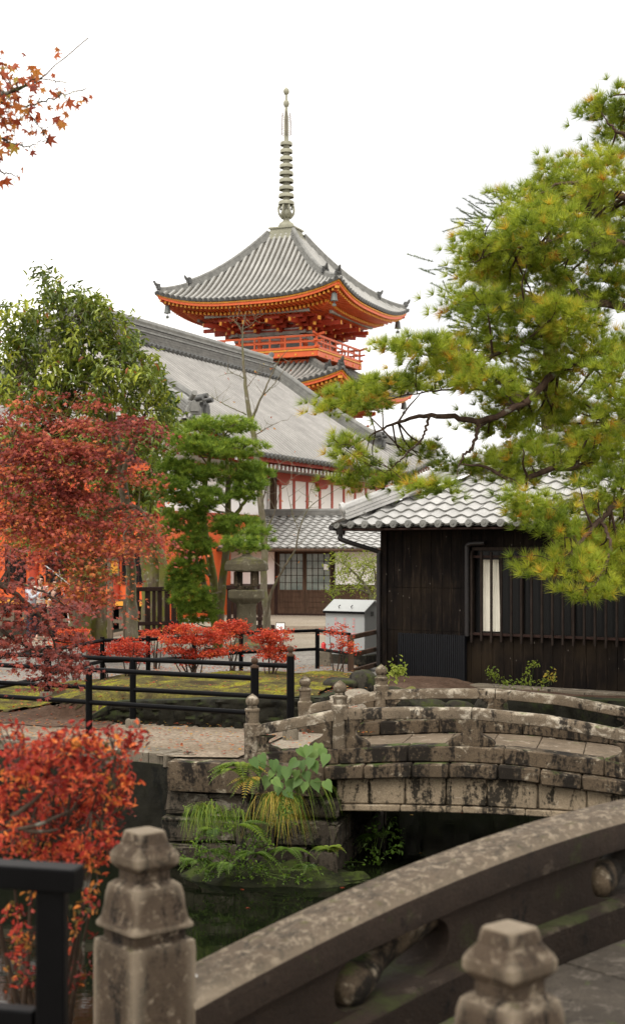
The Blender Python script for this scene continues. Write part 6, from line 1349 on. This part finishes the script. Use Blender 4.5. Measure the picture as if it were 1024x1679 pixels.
# boulders along the bank behind the bridge
for k, (x, y, D, s) in enumerate(((600, 1128, 17.2, .2), (690, 1150, 17.6, .24), (742, 1158, 17.8, .2), (800, 1150, 17.7, .22), (560, 1132, 17, .16), (640, 1140, 17.2, .17))):
    p = P(x, y, D); bm = bmesh.new(); bmesh.ops.create_icosphere(bm, subdivisions=3, radius=1); ph = rng.uniform(0, 6, 6)
    for v in bm.verts: c = v.co; q = 1 + .16 * math.sin(2.3 * c.x + ph[0]) + .14 * math.sin(3.1 * c.y + ph[1]) + .12 * math.sin(3.7 * c.z + ph[2]) + .05 * math.sin(8 * c.x + 5 * c.y + ph[3]); v.co = Vector((c.x * q * s * 1.25, c.y * q * s, c.z * q * s * .75))
    me = bpy.data.meshes.new('boulder'); bm.to_mesh(me); bm.free(); me.materials.append(M['rock']); me.shade_smooth(); o = link('boulder', me, None, (p[0], p[1], max(float(gz(p[0], p[1])), -.1) + s * .2))
    tag(o, ['boulder left of the taller far bridge post', 'largest boulder on the bank in front of the house panel', 'boulder below the window side of the black house', 'boulder beneath the lattice window of the black house', 'smallest boulder by the far bridge end', 'boulder close behind the taller far bridge post'][k], 'boulder', 'boulders on the pond bank')
# fallen leaves
n = 5200; ps = np.zeros((n, 3)); ps[:, 0] = rng.uniform(-6.5, 1.0, n); ps[:, 1] = rng.uniform(13.6, 24, n); ok = ~inpoly(ps[:, 0], ps[:, 1], POND); ps = ps[ok]; ps[:, 2] = gz(ps[:, 0], ps[:, 1]) + .045
ax = nrm(runit(len(ps)) * (1, 1, .15)); V, Fc = star_leaves(ps, ax, nrm(runit(len(ps)) * .3 + (0, 0, 1)), .032 * rng.uniform(.6, 1.2, len(ps))); tag(link('fallen_leaves', mesh_np('fallen_leaves', V, Fc, M['tmaple'], rng.uniform(0, 1, len(ps)))), kind='stuff')

n = 90; ps = np.stack([rng.uniform(-5, 3.2, n), rng.uniform(7.5, 17, n), np.full(n, -.994)], 1); ps = ps[inpoly(ps[:, 0], ps[:, 1], POND) & (edgedist(ps[:, 0], ps[:, 1], POND) > .2)]
V, Fc = star_leaves(ps, nrm(runit(len(ps)) * (1, 1, .03)), nrm(runit(len(ps)) * .08 + (0, 0, 1)), .045 * rng.uniform(.6, 1.1, len(ps))); tag(link('floating_leaves', mesh_np('floating_leaves', V, Fc, M['tmaple'], rng.uniform(0, 1, len(ps)))), kind='stuff')
# ------------------------------------------------------------------ visitors
def skinned(name, nodes, edges, mat, parent, root=0, sub=1):
    me = bpy.data.meshes.new(name); me.from_pydata([n[0] for n in nodes], edges, []); o = link(name, me, parent); md = o.modifiers.new('skin', 'SKIN'); md.use_smooth_shade = True
    for i, sv in enumerate(me.skin_vertices[0].data): r = nodes[i][1]; sv.radius = (r, r) if np.isscalar(r) else r; sv.use_root = (i == root)
    s = o.modifiers.new('sub', 'SUBSURF'); s.levels = sub; s.render_levels = sub; me.materials.append(mat); return o
def person(loc, rz, label, top, trousers, pose, h=1.62, hair_long=True, group='visitors under the maple'):
    t = empty('person', loc, rz, label, 'person', group); k = h / 1.7
    def S(x, y, z): return (x * k, y * k, z * k)
    hip, chest, neck, head = S(0, 0, .92), S(0, -.01, 1.28), S(0, 0, 1.45), S(0, -.02, 1.585)
    nodes = [(hip, .11 * k), (S(0, 0, 1.1), .105 * k), (chest, (.15 * k, .10 * k)), (neck, .048 * k), (S(0, -.015, 1.52), .07 * k), (head, .083 * k), (S(0, -.01, 1.66), .07 * k)]; edges = [(0, 1), (1, 2), (2, 3), (3, 4), (4, 5), (5, 6)]
    legn, armn = [], []
    for s in (-1, 1):
        a = len(nodes); nodes += [(S(s * .09, 0, .86), .085 * k), (S(s * .10, -.01, .48), .055 * k), (S(s * .10, .01, .09), .038 * k), (S(s * .11, -.13, .03), .03 * k)]; edges += [(0, a), (a, a + 1), (a + 1, a + 2), (a + 2, a + 3)]; legn.append((nodes[a][0], nodes[a + 1][0], nodes[a + 2][0]))
        el, wr = pose[0 if s < 0 else 1]; b = len(nodes); sh = S(s * .18, 0, 1.38); el, wr = S(*el), S(*wr); d = nrm(np.array(wr) - np.array(el)); hd = np.array(wr) + d * .07 * k
        nodes += [(sh, .052 * k), (el, .04 * k), (wr, .027 * k), (tuple(hd), (.035 * k, .018 * k))]; edges += [(2, b), (b, b + 1), (b + 1, b + 2), (b + 2, b + 3)]; armn.append((sh, el, wr)); lat = nrm(np.cross(d, (0, 0, 1.0)) + 1e-6); up = np.cross(lat, d)
        for q, ln in zip((-1.5, -.5, .5, 1.5), (.06, .075, .07, .055)):
            c = len(nodes); f0 = hd + lat * q * .017 * k; f1 = f0 + (d * .7 - up * .15) * ln * k; f2 = f1 + (d * .5 - up * .6) * .025; nodes += [(tuple(f0 + d * .015), .009), (tuple(f1), .0085), (tuple(f2), .007)]; edges += [(b + 3, c), (c, c + 1), (c + 1, c + 2)]
        c = len(nodes); f0 = np.array(wr) + d * .03 * k + lat * s * .03 * k; nodes += [(tuple(f0), .011), (tuple(f0 + d * .03 + lat * s * .022), .01)]; edges += [(b + 2, c), (c, c + 1)]
    skinned('body', nodes, edges, M['skin'], t)
    n2 = [(S(0, 0, .88), (.155 * k, .13 * k)), (S(0, 0, 1.1), (.14 * k, .12 * k)), (S(0, -.01, 1.3), (.175 * k, .125 * k)), (S(0, 0, 1.42), .075 * k)]; e2 = [(0, 1), (1, 2), (2, 3)]
    for sh, el, wr in armn: b = len(n2); w2 = tuple(np.array(el) + (np.array(wr) - np.array(el)) * .9); n2 += [(sh, .072 * k), (el, .057 * k), (w2, .044 * k)]; e2 += [(2, b), (b, b + 1), (b + 1, b + 2)]
    skinned('jacket', n2, e2, top, t)
    n3 = [(S(0, 0, .9), (.15 * k, .125 * k))]; e3 = []
    for a, b_, c in legn: q = len(n3); n3 += [(a, .105 * k), (b_, .075 * k), (c, .058 * k)]; e3 += [(0, q), (q, q + 1), (q + 1, q + 2)]
    skinned('trousers', n3, e3, trousers, t)
    bm = bmesh.new(); bmesh.ops.create_uvsphere(bm, u_segments=20, v_segments=14, radius=1)
    for v in list(bm.verts):
        if v.co.y < -.45 and v.co.z < .55: bm.verts.remove(v)
        elif v.co.z < -.25 and not hair_long: bm.verts.remove(v)
    for v in bm.verts: c = v.co; zz = c.z * .118 if c.z > -.2 else c.z * .21; v.co = Vector((c.x * .098 * k, (c.y * .112 - .0) * k, 1.615 * k + zz * k))
    me = bpy.data.meshes.new('hair'); bm.to_mesh(me); bm.free(); me.materials.append(M['hair']); me.shade_smooth(); ho = link('hair', me, t); so_ = ho.modifiers.new('s', 'SOLIDIFY'); so_.thickness = .012
    g = G(); g.lathe([(.003, -.02), (.012, -.012), (.009, .02), (.002, .03)], 8, (0, -.107 * k, 1.585 * k)); g.build('nose', M['skin'], t, smooth=50)
    g = G()
    for s in (-1, 1): g.tube([(s * .042 * k, -.088 * k, 1.612 * k), (s * .022 * k, -.094 * k, 1.612 * k)], .006, 6)
    g.build('eyes', M['ink'], t)
    g = G(); g.tube([(-.02 * k, -.098 * k, 1.535 * k), (0, -.102 * k, 1.533 * k), (.02 * k, -.098 * k, 1.535 * k)], .005, 6); g.build('mouth', M['red'], t)
    return t
gp = lambda px, D: (*P(px, 900, D)[:2], float(gz(*P(px, 900, D)[:2])))
rest = ((-.25, .02, 1.12), (-.22, -.12, .92)), ((.25, .02, 1.12), (.22, -.12, .92)); hold = ((-.20, -.18, 1.16), (-.05, -.38, 1.34)), ((.20, -.18, 1.16), (.05, -.38, 1.34))
person(gp(52, 35), R_(62), 'dark haired visitor in pale grey sleeves raising a phone', M['cl_grey'], M['cl_navy'], hold, 1.60)
person(gp(67, 36.4), R_(8), 'visitor in cream top facing the garden between two others', M['cl_cream'], M['cl_black'], rest, 1.62)
person(gp(92, 35.2), R_(-50), 'visitor in black jacket holding a phone toward the left', M['cl_black'], M['cl_black'], hold, 1.56, False)
person(gp(146, 30), R_(20), 'visitor in white top standing between the twin trunks', M['plaster'], M['cl_black'], rest, 1.74, False)
for (x, D, dx, lab) in ((52, 35, (.36, -.17), 'pink phone raised by the visitor in grey sleeves'), (92, 35.2, (-.30, -.24), 'dark phone raised by the visitor in the black jacket')):
    b = gp(x, D); g = G(); g.box(-.045, .045, -.005, .005, -.02, .13); o = g.build('phone', M['pink'] if x == 52 else M['ink'], loc=(b[0] + dx[0], b[1] + dx[1], b[2] + 1.27), bevel=.003); o.rotation_euler = (0, 0, R_(62 if x == 52 else -50)); tag(o, lab, 'phone')
